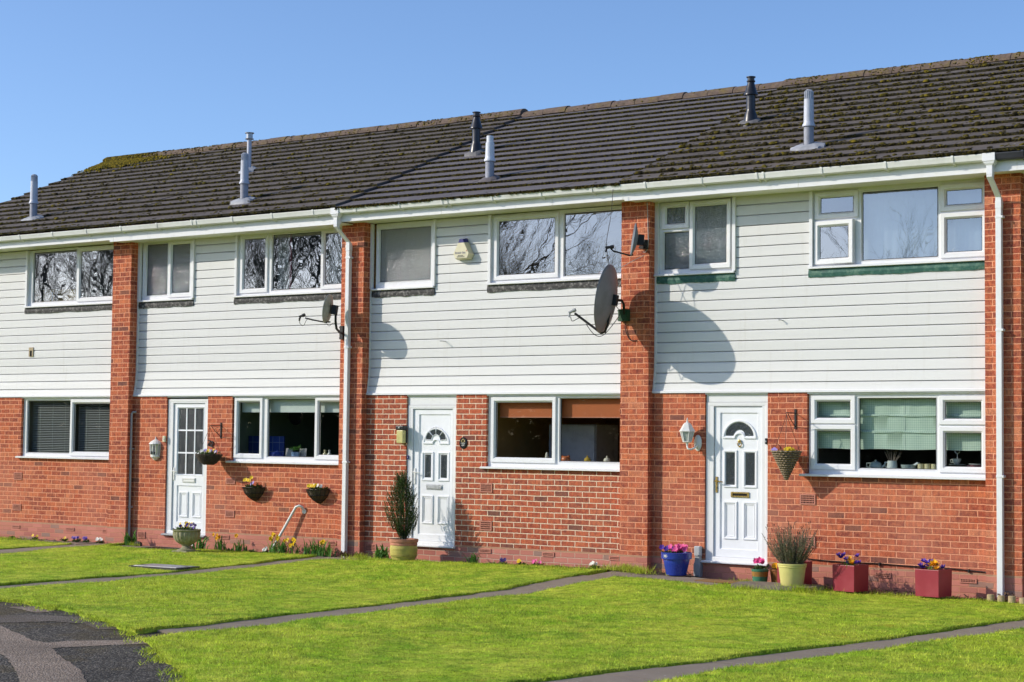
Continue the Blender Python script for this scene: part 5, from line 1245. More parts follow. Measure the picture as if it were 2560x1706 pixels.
def yr_(t): return (.05 + .175*math.sin(min(t/.40,1)*math.pi/2)) if t < .40 else .225*max(0, 1-(t-.40)/.63)**.85 + .012
for i in range(760):
    t = l.r.random()**1.15; a = l.r.uniform(0,6.28); lobe = 1 + .22*math.sin(3*a+5*t) + .12*math.sin(7*a-9*t)
    rr = yr_(t)*lobe*l.r.uniform(.25,1.0); ax = -.05*t
    p = Vector((rr*math.cos(a)+ax, rr*math.sin(a), .29+.84*t)); d = Vector((math.cos(a)*.42*l.r.uniform(.3,1.5)-.06, math.sin(a)*.42*l.r.uniform(.3,1.5), 1)).normalized(); tn = l.r.random(); n_ = l.r.choice((8,10,13))
    for k in range(n_):
        q = p + d*k*.013
        for _ in (0,1): s_ = Vector((l.r.gauss(0,1), l.r.gauss(0,1), .6)).normalized(); l.leaf(q, d*.5+s_*.8, l.r.uniform(.016,.030), .008, min(1,max(0,tn+.04*(k-5))), .1)
l.build('foliage', conifer_m, T); b = MB()
for k in range(9): a = 2.4*k; b.tube([(.03*math.cos(a),.03*math.sin(a),.28),(.07*math.cos(a),.07*math.sin(a),.6),(.04*math.cos(a)-.02,.04*math.sin(a),1.05)], [.008,.006,.003], 5)
b.build('stems', bark_m, T, local=True)
# blue pot
x, y = -11.27, -.36; T = thing('blue_flower_pot', (x,y,zgs(x,y)-.01), 'glossy blue pot with pink and purple flowers beside the rightmost lawn path', 'flower pot')
bl = glazed('cobalt_glaze', (.018,.045,.30), .25, spec=.5)
b = MB(); b.lathe([(.128,0),(.155,.12),(.172,.20),(.170,.205),(.196,.207),(.199,.285),(.188,.290),(.178,.27)], 40); b.build('pot', bl, T, local=True, smooth=40); soil_disc(T, .178, .268)
l = LB(3)
for k in range(4): a = math.pi*k/4; l.strip([Vector((-.055+.044*math.cos(a)*s_, -.196, .247+.030*math.sin(a)*s_)) for s_ in (-1,0,1)], [.002,.011,.002], Vector((-math.sin(a),0,math.cos(a))), .5)
l.V = [(v[0], -math.sqrt(max(.1995**2-v[0]**2, 0)) - .001, v[2]) for v in l.V]; l.build('painted_star', pet_white, T)
l = LB(5)
for _ in range(40): a = l.r.uniform(0,6.28); q = l.r.uniform(0,.17); l.ball((q*math.cos(a),q*math.sin(a),.275), .04, 5, .04)
l.build('foliage', leaf_m, T)
for mt, k, sd, xo in ((pet_pink,26,1,.02),(pet_purple,8,2,-.10)):
    l = LB(sd)
    for _ in range(k): a = l.r.uniform(0,6.28); q = l.r.uniform(.0,.13); l.flower((q*math.cos(a)+xo,q*math.sin(a)*1.0,.315+l.r.uniform(0,.05)), (l.r.uniform(-.6,.6),-1,.6), .036, 5, .35)
    l.build('flowers', mt, T)
# small pots by the step
x, y = -10.06, -.40; z = zgs(x,y); T = thing('green_flower_pot', (x,y,z-.005), 'small green-glazed pot with an ochre band and a pink cyclamen at the doorstep', 'flower pot')
b = MB(); b.lathe([(.082,0),(.092,.045),(.097,.09)], 30); b.lathe([(.104,.150),(.108,.158),(.108,.176),(.100,.180),(.094,.165)], 30); b.build('pot', glazed('green_glaze', (.06,.20,.12)), T, local=True, smooth=45)
b = MB(); b.lathe([(.097,.09),(.103,.150)], 30); b.build('pot_band', M('ochre_band', (.30,.15,.03), .5, .2, 20), T, local=True, smooth=45); soil_disc(T, .095, .165); l = LB(8)
for _ in range(14): a = l.r.uniform(0,6.28); q = l.r.uniform(.02,.08); l.ball((q*math.cos(a),q*math.sin(a),.175), .045, 4, .05)
l.build('foliage', leaf_m, T); l = LB(2)
for _ in range(15): a = l.r.uniform(0,6.28); q = l.r.uniform(0,.07); l.flower((q*math.cos(a),q*math.sin(a),.255+l.r.uniform(0,.05)), (l.r.uniform(-.6,.6),-1,.6), .03, 5, .7)
l.build('flowers', pet_pink, T)
x, y = -9.86, -.27; T = thing('brown_flower_pot', (x,y,zgs(x,y)-.005), 'rusty brown pot of yellow primroses tucked behind the green pot', 'flower pot')
b = MB(); b.lathe([(.095,0),(.115,.16),(.122,.165),(.122,.185),(.108,.187),(.10,.17)], 30); b.build('pot', M('rusty_glaze', (.20,.075,.02), .45, .3, 12), T, local=True, smooth=45); soil_disc(T, .10, .172); l = LB(4)
for _ in range(14): a = l.r.uniform(0,6.28); q = l.r.uniform(.02,.09); l.ball((q*math.cos(a),q*math.sin(a),.175), .04, 4, .045)
l.build('foliage', leaf_m, T); l = LB(6)
for _ in range(16): a = l.r.uniform(0,6.28); q = l.r.uniform(0,.09); l.flower((q*math.cos(a),q*math.sin(a),.21+l.r.uniform(0,.03)), (l.r.uniform(-.6,.6),-1,.7), .034, 5, .15)
l.build('flowers', pet_orange, T)
# doormat and slab
x, y = -10.48, -.20; T = tag(MB().box(-.33,.33,-.15,.15,0,.018).build('doormat', M('coir_doormat', (.24,.13,.045), .95, .25, 30, bump=.8, bscale=120), bevel=.004), 'brown coir doormat on the path below the brass-handled door', 'doormat'); T.location = (x, -.42-.17+.02, zgs(x,y)-.022)
x, y = -9.62, -.80; T = MB(); T.loft([[(sx*q,sy*.26,z) for sx, sy in ((-.50,-1),(.36,-1),(.50,-.6),(.50,1),(-.46,1),(-.54,.2)) for q in (1,)] for z in (-.04,.045,)]); T.add(T.v[-6:], [(0,1,2,3,4,5)])
T = tag(T.build('stone_slab', M('rough_paving_slab', (.20,.165,.13), .92, .3, 14, bump=.7, bscale=40, dirt=(.09,.10,.03), dirt_amt=.5, dscale=8), bevel=.012), 'rough stone slab in the grass under the yellow lavender pot', 'slab'); T.location = (x, y, zgs(x,y)+.005)
# yellow pot of lavender
x, y = -9.43, -.80; T = thing('potted_lavender', (x,y,zgs(x,y)+.052), 'dry bushy lavender in a plain pale yellow pot on a stone slab', 'potted shrub')
b = MB(); b.lathe([(.128,0),(.137,.02),(.160,.20),(.163,.215),(.172,.222),(.172,.232),(.165,.238),(.176,.246),(.176,.262),(.160,.264),(.152,.24)], 44); b.build('pot', M('pale_yellow_glaze', (.62,.56,.20), .42, .08, 8, dirt=(.40,.34,.14), dirt_amt=.25, dscale=6), T, local=True, smooth=40); soil_disc(T, .152, .245)
st = MB(); l = LB(2); hd = LB(3)
for i in range(230):
    a = l.r.uniform(0,6.28); q = .12*l.r.random()**.5; lean = l.r.uniform(.1,1)*(.35+q*6.6); L_ = l.r.uniform(.22,.50)*(1-.25*abs(lean-.3)); p0 = Vector((q*math.cos(a), q*math.sin(a), .245)); h = Vector((math.cos(a),math.sin(a),0))
    if i > 200: a = l.r.uniform(2.6,3.6); h = Vector((math.cos(a),math.sin(a)*.5,0)); lean = 1.15; L_ = l.r.uniform(.2,.34)
    pts = [p0 + h*math.sin(lean)*L_*t*(.85+.15*(1-t)) + Vector((0,0,1))*L_*t*math.cos(lean*.75*(1-.35*t)) for t in (0,.33,.66,1)]
    st.tube(pts, [.003,.0025,.002,.0015], 4, cap=False); tn = l.r.random()
    for k in range(13):
        t = .18+.68*k/12; f = t*3; j = min(int(f),2); c = pts[j].lerp(pts[j+1], f-j); d = (pts[j+1]-pts[j]).normalized()
        l.leaf(c, d*.75+Vector((l.r.gauss(0,.7),l.r.gauss(0,.7),l.r.gauss(0,.3))), l.r.uniform(.025,.045), .008, min(1,max(0,tn+l.r.uniform(-.2,.2))), .2)
    if l.r.random() < .55:
        d = (pts[3]-pts[2]).normalized()
        for k in range(6): hd.leaf(pts[3]+d*.035*k/6, d*.4+Vector((l.r.gauss(0,.6),l.r.gauss(0,.6),.3)), .014, .010, None, 0)
st.build('stems', M('lavender_stem', (.14,.13,.085), .8, .2, 20), T, local=True); l.build('foliage', lavender_m, T); hd.build('flower_heads', lavender_head, T)
# cube planters
red_p = M('plum_red_planter', (.29,.022,.038), .42, .10, 5, bump=.08, bscale=60, dirt=(.33,.07,.08), dirt_amt=.3, dscale=3, spec=.5)
def planter(cx, cy, rz, lab, flowers=True):
    s_ = .155; T = thing('cube_planter', (cx,cy,-.232), lab, 'planter', rz, 'plum red cube planters along the wall')
    b = MB(); b.loft([[(a*q,c*q,z) for a, c in ((-s_,-s_),(s_,-s_),(s_,s_),(-s_,s_))] for q, z in ((.97,0),(1,.31),(.93,.312),(.92,.27))]); b.add([(a*.97,c*.97,0) for a, c in ((-s_,-s_),(-s_,s_),(s_,s_),(s_,-s_))], [(0,1,2,3)])
    b.build('box', red_p, T, local=True, bevel=.004); MB().quad((-s_*.92,-s_*.92,.275),(s_*.92,-s_*.92,.275),(s_*.92,s_*.92,.275),(-s_*.92,s_*.92,.275)).build('soil', soil_m, T, local=True)
    if flowers:
        l = LB(int(abs(cx)*100)); 
        for _ in range(60): l.strap((l.r.gauss(0,.045), l.r.gauss(0,.05), .27), l.r.uniform(0,6.28), l.r.uniform(.06,.15), .005, l.r.uniform(.2,.8))
        l.build('foliage', strap_m, T)
        for mt, k, sd, xo in ((pet_orange,8,4,.02),(pet_purple,8,9,-.0)):
            l = LB(sd+int(abs(cx)*7))
            for _ in range(k):
                ex = xo + (l.r.uniform(-.05,.07) if mt is pet_orange else l.r.choice((-.11,-.02,.11))+l.r.gauss(0,.012)); c = Vector((ex, l.r.uniform(-.09,.05), .29+l.r.uniform(.01,.09 if mt is pet_orange else .12)))
                for ring in (1,.7): l.flower(c, (l.r.uniform(-.3,.3),-.5,1), .034*ring, 6, 1.0)
            l.build('flowers', mt, T)
    return T
planter(-9.58,-.42, R(-8), 'plum red cube planter half hidden behind the yellow lavender pot', False)
planter(-8.80,-.52, R(-10), 'plum red cube planter with crocuses, between the lavender and the rightmost planter')
planter(-7.765,-.52, R(-8), 'plum red cube planter with crocuses, the one nearest the right-hand downpipe')
# grating, manhole, log roll
x, y = -17.76,-3.03; T = thing('manhole_cover', (x,y,zgs(x,y)+.012), 'pale metal manhole cover set in the lawn beside a path', 'manhole cover', R(4))
b = MB(); b.box(-.385,.385,-.195,.195,-.03,.016); b.build('cover', M('worn_galvanised_plate', (.36,.37,.40), .42, .15, 14, bump=.25, bscale=90, metal=.35, dirt=(.16,.15,.14), dirt_amt=.4, dscale=5), T, local=True, bevel=.003)
b = MB(); plate(b, 0,0,0,0,[],0,0)
for a in ((-.43,.43,-.24,-.2),(-.43,.43,.2,.24),(-.43,-.39,-.2,.2),(.39,.43,-.2,.2)): b.box(*a, -.04,.012)
b.build('frame', M('dark_iron_frame', (.05,.048,.046), .7, .2, 12), T, local=True); b = MB()
for sx, sy in ((-.28,-.1),(.28,.1)): b.box(sx-.05,sx+.05,sy-.022,sy+.022,.0165,.019)
b.build('lifting_slot', hole_shade, T, local=True)
x, y = -20.45,-.40; T = thing('drain_grating', (x,y,zgs(x,y)-.03), 'ribbed dark rubber doormat strip on the paving under the half-glazed door', 'doormat'); b = MB()
for k in range(26): b.box(-.42+k*.033,-.42+k*.033+.018,-.17,.17,.0,.022)
b.box(-.43,.43,-.18,-.17,0,.022); b.box(-.43,.43,.17,.18,0,.022); b.build('ribs', black_plastic, T, local=True)
log_m = M('pale_cut_log', (.42,.32,.17), .85, .25, 16, bump=.4, bscale=40)
for k in range(6):
    x = -7.12+.125*k; y = -.42-.008*math.sin(k); b = MB(); h = .11-.008*k+rnd.uniform(-.012,.012); b.lathe([(.042,-.1),(.045,0),(.043,h-.01),(.038,h),(0,h+.003)], 12)
    tag(b.build('log_edging', log_m, origin=None, smooth=40), 'short upright half log edging the bed by the right-hand downpipe', 'log edging', 'row of upright edging logs at the right-hand downpipe').location = (x, y, zgs(x,y)-.02)
# leaf litter by the planters
l = LB(31)
for _ in range(420):
    x = l.r.uniform(-9.25,-6.95); y = -l.r.uniform(.05,.48); l.leaf((x,y,zgs(x,y)+.002+l.r.uniform(0,.02)), (l.r.gauss(0,1),l.r.gauss(0,1),l.r.uniform(.0,.5)), l.r.uniform(.03,.06), l.r.uniform(.02,.035), None, .6)
tag(l.build('leaf_litter', litter_m), 'dry fallen leaves along the foot of the right-hand brick wall', 'leaf litter', kind='stuff')

# ------------------------------------------------------------------ plants in the beds
def clump(x, y, n, L, lab, flowers=0, fm=pet_yellow, cat='daffodils', grp='daffodil clumps in the flower beds', name='daffodil_clump', wd=.018, spread=.06, rad=.034):
    T = thing(name, (x,y,zgs(x,y)-.03), lab, cat, group=grp); l = LB(int(abs(x*131)))
    for _ in range(int(n*1.5)): l.strap((l.r.gauss(0,spread*1.15), l.r.gauss(0,spread*.7), 0), l.r.uniform(0,6.28), 1.18*L*l.r.uniform(.6,1.1), wd*l.r.uniform(.7,1.2), l.r.uniform(.15,.95))
    l.build('leaves', strap_m, T)
    if flowers:
        s_ = MB(); f = LB(int(abs(x*77)))
        for _ in range(flowers):
            c = Vector((f.r.gauss(-.03,spread*1.3), -.03+f.r.gauss(0,spread*.6), L*f.r.uniform(.75,1.25))); d = Vector((f.r.uniform(-.7,.5), -1, f.r.uniform(-.1,.3)))
            f.flower(c, d, rad, 6, .15); f.flower(c+d.normalized()*.006, d, rad*.5, 6, 1.3, .1); s_.tube([(c.x*.5, c.y*.5, 0), (c.x, c.y+.01, c.z-.015), tuple(c)], .003, 4)
        s_.build('stems', M('flower_stem', (.09,.16,.04), .6, .1, 20) if 'flower_stem' not in bpy.data.materials else bpy.data.materials['flower_stem'], T, local=True); f.build('flowers', fm, T)
    return T
clump(-21.49,-.22,16,.24,'clump of broad tulip leaves at the foot of the waste pipe',0,None,'tulips','tulip leaf clumps in the flower beds','tulip_clump',.034,.05)
clump(-19.86,-.22,12,.24,'two upright tufts of green tulip leaves right of the stone urn',0,None,'tulips','tulip leaf clumps in the flower beds','tulip_clump',.036,.045)
clump(-19.42,-.24,12,.22,'spindly daffodils with two orange blooms, right of the stone urn',4,pet_orange)
clump(-19.02,-.24,18,.20,'short bushy daffodil leaves with one orange bloom, left of the handrail',1,pet_orange)
clump(-18.18,-.24,46,.25,'dense daffodils with yellow blooms at the foot of the handrail',9,pet_yellow,spread=.085)
clump(-17.82,-.26,10,.20,'thin daffodils with low yellow blooms between two dense clumps',5,pet_yellow)
clump(-17.50,-.22,40,.25,'dense daffodil leaves with hardly any bloom, nearest the white downpipe',1,pet_yellow,spread=.09)
clump(-17.28,-.24,26,.20,'smaller spread of daffodil leaves at the foot of the white downpipe',2,pet_yellow,spread=.06)
clump(-16.24,-.22,26,.21,'clump of broad tulip leaves just left of the potted yew',0,None,'tulips','tulip leaf clumps in the flower beds','tulip_clump',.03,.06)
clump(-14.63,-.20,14,.17,'few green tulip leaves right of the white sunburst door',0,None,'tulips','tulip leaf clumps in the flower beds','tulip_clump',.026,.035)
def low_plant(x, y, lab, fm, n, r_=.06, cat='bedding plant', hh=.06, leafm=leaf_m, nl=26, grp='bedding plants along the walls'):
    T = thing('bedding_plant', (x,y,zgs(x,y)-.025), lab, cat, group=grp); l = LB(int(abs(x*97)))
    for _ in range(nl): a = l.r.uniform(0,6.28); q = r_*l.r.random()**.5; l.ball((q*math.cos(a),q*math.sin(a)*.8,hh*.4*l.r.random()), .035, 3, .04)
    l.build('foliage', leafm, T)
    if fm:
        f = LB(int(abs(x*53)))
        for _ in range(n): a = f.r.uniform(0,6.28); q = r_*f.r.random()**.5; f.flower((q*math.cos(a),q*math.sin(a)*.8-.02,hh+f.r.uniform(0,.03)), (f.r.uniform(-.5,.5),-1,.6), .026, 5, .12)
        f.build('flowers', fm, T)
    return T
for a in ((-24.35,-.20,'low dark green plant under the left-hand slatted window',None,0),(-23.75,-.22,'yellow-green tuft of weeds against the pink base of the left wall',pet_yellow,2),(-23.05,-.2,'straggly seedling with a pale yellow flower on the left wall bed',pet_yellow,2),(-22.72,-.22,'dark violet pansies by a thin stick on the left wall bed',pet_purple,7),(-22.48,-.22,'violet pansies, the right-hand ones of the pair on the left wall bed',pet_purple,8),(-22.17,-.2,'low plant with white flowers beside the leftmost pier',pet_white,6),
          (-20.05,-.24,'reddish low plant with white buds right of the urn',pet_white,3),(-19.2,-.26,'small grey-green rosette between the daffodils',None,0),(-18.75,-.26,'low leafy weed left of the handrail foot',None,0),(-18.42,-.28,'white-flowered trailing plant under the handrail',pet_white,6),
          (-14.08,-.22,'deep violet pansy under the orange-blind window',pet_navy,6),(-13.76,-.22,'yellow primula seedling right of the deep violet pansy',pet_yellow,3),(-13.5,-.22,'tiny magenta flowers in the bed under the orange-blind window',pet_pink,4),(-12.6,-.22,'small white flower left of the pier with the big dish',pet_white,5)):
    low_plant(*a)
for x, lab in ((-16.93,'dead brown twiggy plant right of the white downpipe, left one'),(-16.66,'dead brown twiggy plant in the corner left of the tulip leaves')):
    low_plant(x,-.24,lab,None,0,.07,'dead plant',.14,brownleaf_m,46)
low_plant(-6.95,-.34,'brown leggy shrub at the far right pier',None,0,.12,'shrub',.25,brownleaf_m,40)
x, y = -21.28,-.2; b = MB(); b.ball((0,0,.03), .075, 10, 6, (1.1,.7,.7)); tag(b.build('rock', M('dark_rock', (.06,.05,.045), .9, .3, 20, bump=.6, bscale=30), smooth=50), 'dark rounded stone left of the half-glazed door', 'stone').location = (x, y, zgs(x,y)-.03)

# ------------------------------------------------------------------ blinds, curtains and things on the sills
def hang(name, pts_x, z0, z1, y, mat, label, cat, parent=None, wave=.0, n=60, k=9):
    mb = MB(); x0, x1 = pts_x; nz = 5; rows = []
    for j in range(nz+1):
        z = z0+(z1-z0)*j/nz; rows.append([(x0+(x1-x0)*i/n, y+wave*math.sin(2*math.pi*k*i/n + .6*math.sin(j)), z) for i in range(n+1)])
    vs = [p for r_ in rows for p in r_]; fs = [(j*(n+1)+i, j*(n+1)+i+1, (j+1)*(n+1)+i+1, (j+1)*(n+1)+i) for j in range(nz) for i in range(n)]
    mb.add(vs, fs); o = mb.build(name, mat, smooth=80); s_ = o.modifiers.new('thick', 'SOLIDIFY'); s_.thickness = .004
    return tag(o, label, cat)
cloth_w = M('white_blind_cloth', (.55,.60,.58), .9, .05, 8, world=True); cloth_o = M('orange_blind_cloth', (.44,.12,.04), .85, .06, 8, world=True)
cloth_cream = M('cream_curtain', (.52,.50,.46), .9, .06, 8, world=True); cloth_pink = M('pink_curtain_lining', (.38,.13,.16), .9, .06, 8, world=True); cloth_net = M('pale_net_curtain', (.40,.45,.50), .9, .06, 8, world=True)
def check_mat():
    t = NT('green_gingham_cloth'); P = t.n('ShaderNodeSeparateXYZ'); t.l(t.pos(), P.inputs[0]); f = []
    for k in (0, 2): q = t.math('FRACT', t.math('MULTIPLY', P.outputs[k], 36)); f.append(t.math('LESS_THAN', q, .30))
    g = t.math('MULTIPLY', t.math('ADD', f[0], f[1]), .42); k = t.mix(g, (.46,.56,.47), (.24,.36,.30)); t.bsdf(k, .9, spec=.1); return t.m
# slatted blinds in the left-hand ground-floor window
slat_m = M('grey_blind_slats', (.36,.38,.36), .5, .05, 8, world=True)
for x0, x1, lab in ((-24.33,-23.27,'lowered grey slatted blind in the wider left pane of the leftmost window'),(-23.16,-22.12,'lowered grey slatted blind in the right pane next to the leftmost pier')):
    T = thing('venetian_blind', ((x0+x1)/2,.16,2.1), lab, 'blind', group='slatted blinds of the left house'); b = MB(); w2 = (x1-x0)/2
    for k in range(30):
        z = -.03-.0295*k; b.quad((-w2,-.011,z-.005),(w2,-.011,z-.005),(w2,.011,z+.005),(-w2,.011,z+.005))
    b.build('slats', slat_m, T, local=True); b = MB(); b.box(-w2,w2,-.02,.02,-.012,.02); b.box(-w2,w2,-.012,.012,-.93,-.915); b.build('rails', cloth_w, T, local=True); b = MB()
    for q in (-.6,0,.6): b.tube([(q*w2,-.013,0),(q*w2,-.013,-.92)], .0015, 4)
    b.build('cords', cloth_w, T, local=True)
b = MB(); xx0, xx1 = -19.40,-17.25
for k in range(3): b.box(xx0,xx1,.165+.006*k,.171+.006*k,1.90+.012*k,2.11)
tag(b.build('roman_blind', cloth_w), 'gathered white blind at the top of the kitchen window with the blue teapot', 'blind')
for x0, x1, lab in ((-14.42,-13.45,'rolled-down orange blind behind the opening left pane of the wide window'),(-13.37,-12.28,'rolled-down orange blind behind the fixed right pane with the row of jars')):
    T = thing('roller_blind', ((x0+x1)/2,.15,1.83), lab, 'blind', group='orange roller blinds'); w2 = (x1-x0)/2; b = MB(); b.box(-w2,w2,0,.004,.012,.26); b.build('cloth', cloth_o, T, local=True); b = MB(); b.box(-w2,w2,-.006,.010,0,.012); b.build('bottom_bar', M('orange_bar', (.50,.20,.12), .6, .05, 8) if 'orange_bar' not in bpy.data.materials else bpy.data.materials['orange_bar'], T, local=True)
T = thing('roman_blind', (-8.45,.165,1.455), 'green checked cloth blind half lowered in the kitchen window above the jug and teapot', 'blind'); b = MB(); gm = check_mat(); prof = []
for k, (z, y) in enumerate([(0,0),(.20,-.004),(.205,-.022),(.225,-.02),(.228,0),(.40,-.002),(.405,-.02),(.425,-.018),(.428,0),(.66,0)]): prof.append((y, z))
n = 60
rows = [[(-1.12+2.34*i/n, y+.004*math.sin(i*.9+j), z+.004*math.sin(i*.35+j*2)) for i in range(n+1)] for j, (y, z) in enumerate(prof)]
b.add([p for r_ in rows for p in r_], [(j*(n+1)+i, j*(n+1)+i+1, (j+1)*(n+1)+i+1, (j+1)*(n+1)+i) for j in range(len(rows)-1) for i in range(n)]); b.build('cloth', gm, T, local=True, smooth=60)
b = MB(); b.tube([(.05,-.012,.0),(.05,-.012,.66)], .002, 4); b.build('cord', cloth_w, T, local=True)
hang('curtain', (-18.73,-18.50), 3.75, 4.68, .20, cloth_cream, 'pale curtain with folds drawn to the left side of the wide middle pane', 'curtain', wave=.015, k=4)
hang('curtain', (-18.49,-18.44), 3.75, 4.68, .20, cloth_pink, 'narrow pink curtain edge beside the pale left-hand folds', 'curtain', wave=.008, k=2)
hang('curtain', (-17.72,-17.26), 3.75, 4.68, .20, cloth_cream, 'pale gathered curtain filling the right-hand pane above the beige dish', 'curtain', wave=.022, k=6)
hang('curtain', (-17.80,-17.73), 3.75, 4.68, .21, cloth_pink, 'pink curtain edge left of the gathered curtain above the beige dish', 'curtain', wave=.008, k=2)
hang('net_curtain', (-9.0,-7.30), 3.72, 4.68, .24, cloth_net, 'pale net curtain across the rightmost upper window', 'curtain', wave=.010, k=13)
hang('curtain', (-15.70,-15.55), 3.8, 4.66, .20, cloth_cream, 'pale curtain edge behind the pebbled bathroom window', 'curtain', wave=.01, k=2)
# window boards
for k, (x0, x1, z) in enumerate(((-24.4,-22.12,1.165),(-19.42,-17.2,1.165),(-14.5,-12.3,1.165),(-9.58,-7.3,1.165),(-24.35,-22.12,3.76),(-19.38,-17.2,3.76),(-14.48,-12.3,3.76),(-9.52,-7.3,3.76))):
    o = MB().box(x0,x1,.165,.40,z-.02,z+.02).build('window_board', upvc, houses[(0,1,2,3)[k % 4]])
SB = 1.186
def item(name, label, cat, x, z0=SB, y=.27, lo=True):
    q = 1+y/20.279; return thing(name, (x*q, y, z0), label, cat)
ceramic_b = glazed('blue_ceramic', (.03,.06,.30)); ceramic_w = glazed('pale_ceramic', (.50,.54,.50)); ceramic_g = glazed('grey_green_ceramic', (.26,.32,.30)); ceramic_o = glazed('orange_ceramic', (.48,.15,.06)); gold_m = glazed('gold_glaze', (.48,.32,.05)); cream_c = glazed('cream_ceramic', (.60,.57,.45)); yel_c = glazed('buff_ceramic', (.52,.48,.28))
def teapot(T, mat, s_=1.0):
    b = MB(); b.lathe([(.05*s_,0),(.075*s_,.03*s_),(.08*s_,.06*s_),(.06*s_,.095*s_),(.03*s_,.105*s_),(.012*s_,.11*s_),(.014*s_,.125*s_),(0,.128*s_)], 18); b.build('body', mat, T, local=True, smooth=60)
    b = MB(); b.tube([(-.07*s_,0,.085*s_),(-.12*s_,0,.085*s_),(-.12*s_,0,.04*s_),(-.075*s_,0,.03*s_)], .008*s_, 6); b.build('handle', mat, T, local=True, smooth=60)
    b = MB(); b.tube([(.07*s_,0,.03*s_),(.11*s_,0,.06*s_),(.13*s_,0,.095*s_)], [.016*s_,.012*s_,.008*s_], 8); b.build('spout', mat, T, local=True, smooth=60)
teapot(item('teapot', 'dark blue teapot on the sill of the window with the white blind', 'teapot', -18.49), ceramic_b)
T = item('potted_herb', 'little blue and white pot with a bright green plant on the kitchen sill', 'pot plant', -18.12, y=.25); b = MB(); b.lathe([(.055,0),(.065,.10),(.07,.105),(.06,.10)], 16); b.build('pot', glazed('blue_white_glaze', (.22,.33,.52)), T, local=True, smooth=50); l = LB(1)
for _ in range(26): l.ball((l.r.gauss(0,.035), l.r.gauss(0,.03), .12+l.r.uniform(0,.07)), .03, 3, .035)
l.build('foliage', strap_m, T)
for x, mt, lab, s_ in ((-17.53,yel_c,'stubby cream bottle on the right end of the sill with the blue teapot',1.0),(-17.44,ceramic_w,'clear glass bottle next to the stubby cream one',1.0)):
    T = item('bottle', lab, 'bottle', x); b = MB(); b.lathe([(.034*s_,0),(.036*s_,.01),(.036*s_,.08),(.014*s_,.105),(.014*s_,.12),(.018*s_,.121),(.018*s_,.145),(0,.146)], 14); b.build('body', mt, T, local=True, smooth=50)
for x, lab in ((-18.26,'grey greetings card standing left of the small herb pot'),(-17.98,'grey greetings card standing right of the small herb pot')):
    T = item('card', lab, 'card', x, y=.31); b = MB(); b.loft([[(-.07,0,0),(.07,0,0),(.07,.004,0),(-.07,.004,0)],[(-.08,.03,.16),(.06,.03,.16),(.06,.034,.16),(-.08,.034,.16)]]); b.build('leaf', M('grey_card', (.30,.29,.28), .8, .1, 10) if 'grey_card' not in bpy.data.materials else bpy.data.materials['grey_card'], T, local=True)
def tilewall():
    t = NT('blue_wall_tiles'); P = t.n('ShaderNodeSeparateXYZ'); t.l(t.pos(), P.inputs[0]); f = []
    for k in (0, 2): f.append(t.math('LESS_THAN', t.math('FRACT', t.math('MULTIPLY', P.outputs[k], 7)), .05))
    t.bsdf(t.mix(t.math('MAXIMUM', *f), (.02,.05,.22), (.20,.25,.38)), .3); return t.m
tag(MB().box(-19.66,-18.9,.60,.62,1.15,1.53).build('tiled_splashback', tilewall()), 'blue tiled panel behind the left sash of the kitchen window', 'tiles')
T = thing('wall_clock', (-19.1,1.1,1.87), 'dark round clock hanging below the white blind', 'clock'); b = MB(); b.lathe([(.15,0),(.16,.01),(.13,.03),(.12,.02),(0,.02)], 24, (0,0,0), Vector((0,-1,0))); b.build('rim', black_plastic, T, local=True, smooth=40)
T = item('orange_ornament', 'lumpy orange pottery animal on the sill under the orange blind', 'ornament', -13.21, SB+.03); b = MB(); b.lathe([(.05,0),(.068,.03),(.055,.07),(.03,.085),(0,.088)], 14); b.tube([(-.04,0,.07),(-.06,0,.085)], .018, 6); b.tube([(.04,0,.07),(.06,0,.085)], .018, 6); b.build('body', ceramic_o, T, local=True, smooth=60)
for x, mt, lab in ((-12.86,gold_m,'golden pot with a knobbed lid on the sill under the orange blind'),(-12.55,cream_c,'cream pot with a knobbed lid nearest the pier on the orange-blind sill')):
    T = item('lidded_pot', lab, 'jar', x, SB+.02); b = MB(); b.lathe([(.035,0),(.046,.02),(.046,.05)], 14); b.build('body', mt, T, local=True, smooth=60); b = MB(); b.lathe([(.048,.05),(.035,.075),(.01,.085),(.014,.10),(0,.112)], 14); b.build('lid', mt, T, local=True, smooth=60)
T = item('figurine', 'white figurine by the mullion of the orange-blind window', 'ornament', -13.52, SB+.05); b = MB(); b.lathe([(.03,0),(.034,.03),(.018,.07),(.022,.085),(.010,.11),(0,.115)], 12); b.build('body', cream_c, T, local=True, smooth=60)
T = thing('fridge', (-14.1,1.3,-.2), 'pale fridge freezer standing inside the room with the orange blinds', 'fridge'); fr_m = glazed('pale_fridge_enamel', (.36,.36,.38)); b = MB(); b.box(-.05,.75,-.3,.3,0,1.95); b.build('cabinet', fr_m, T, local=True, bevel=.01); b = MB(); b.box(-.04,.74,-.325,-.302,.8,1.94); b.build('door', fr_m, T, local=True, bevel=.01)
tag(MB().box(-15.2,-15.02,1.2,1.22,1.66,1.88).build('picture', dark_print), 'small dark picture on the yellow wall behind the orange-blind window', 'picture')
teapot(item('teapot', 'grey teapot left of the flowered jug under the green checked blind', 'teapot', -8.70, SB+.01), ceramic_g)
T = item('jug', 'pale flowered jug of dried stems under the green checked blind', 'jug', -8.49, SB+.01); b = MB(); b.lathe([(.055,0),(.064,.03),(.06,.08),(.055,.12),(.05,.118)], 18); b.build('body', ceramic_w, T, local=True, smooth=60); b = MB(); b.tube([(-.055,0,.10),(-.095,0,.10),(-.10,0,.06),(-.06,0,.03)], .008, 6); b.build('handle', ceramic_w, T, local=True, smooth=60); l = LB(4); b = MB()
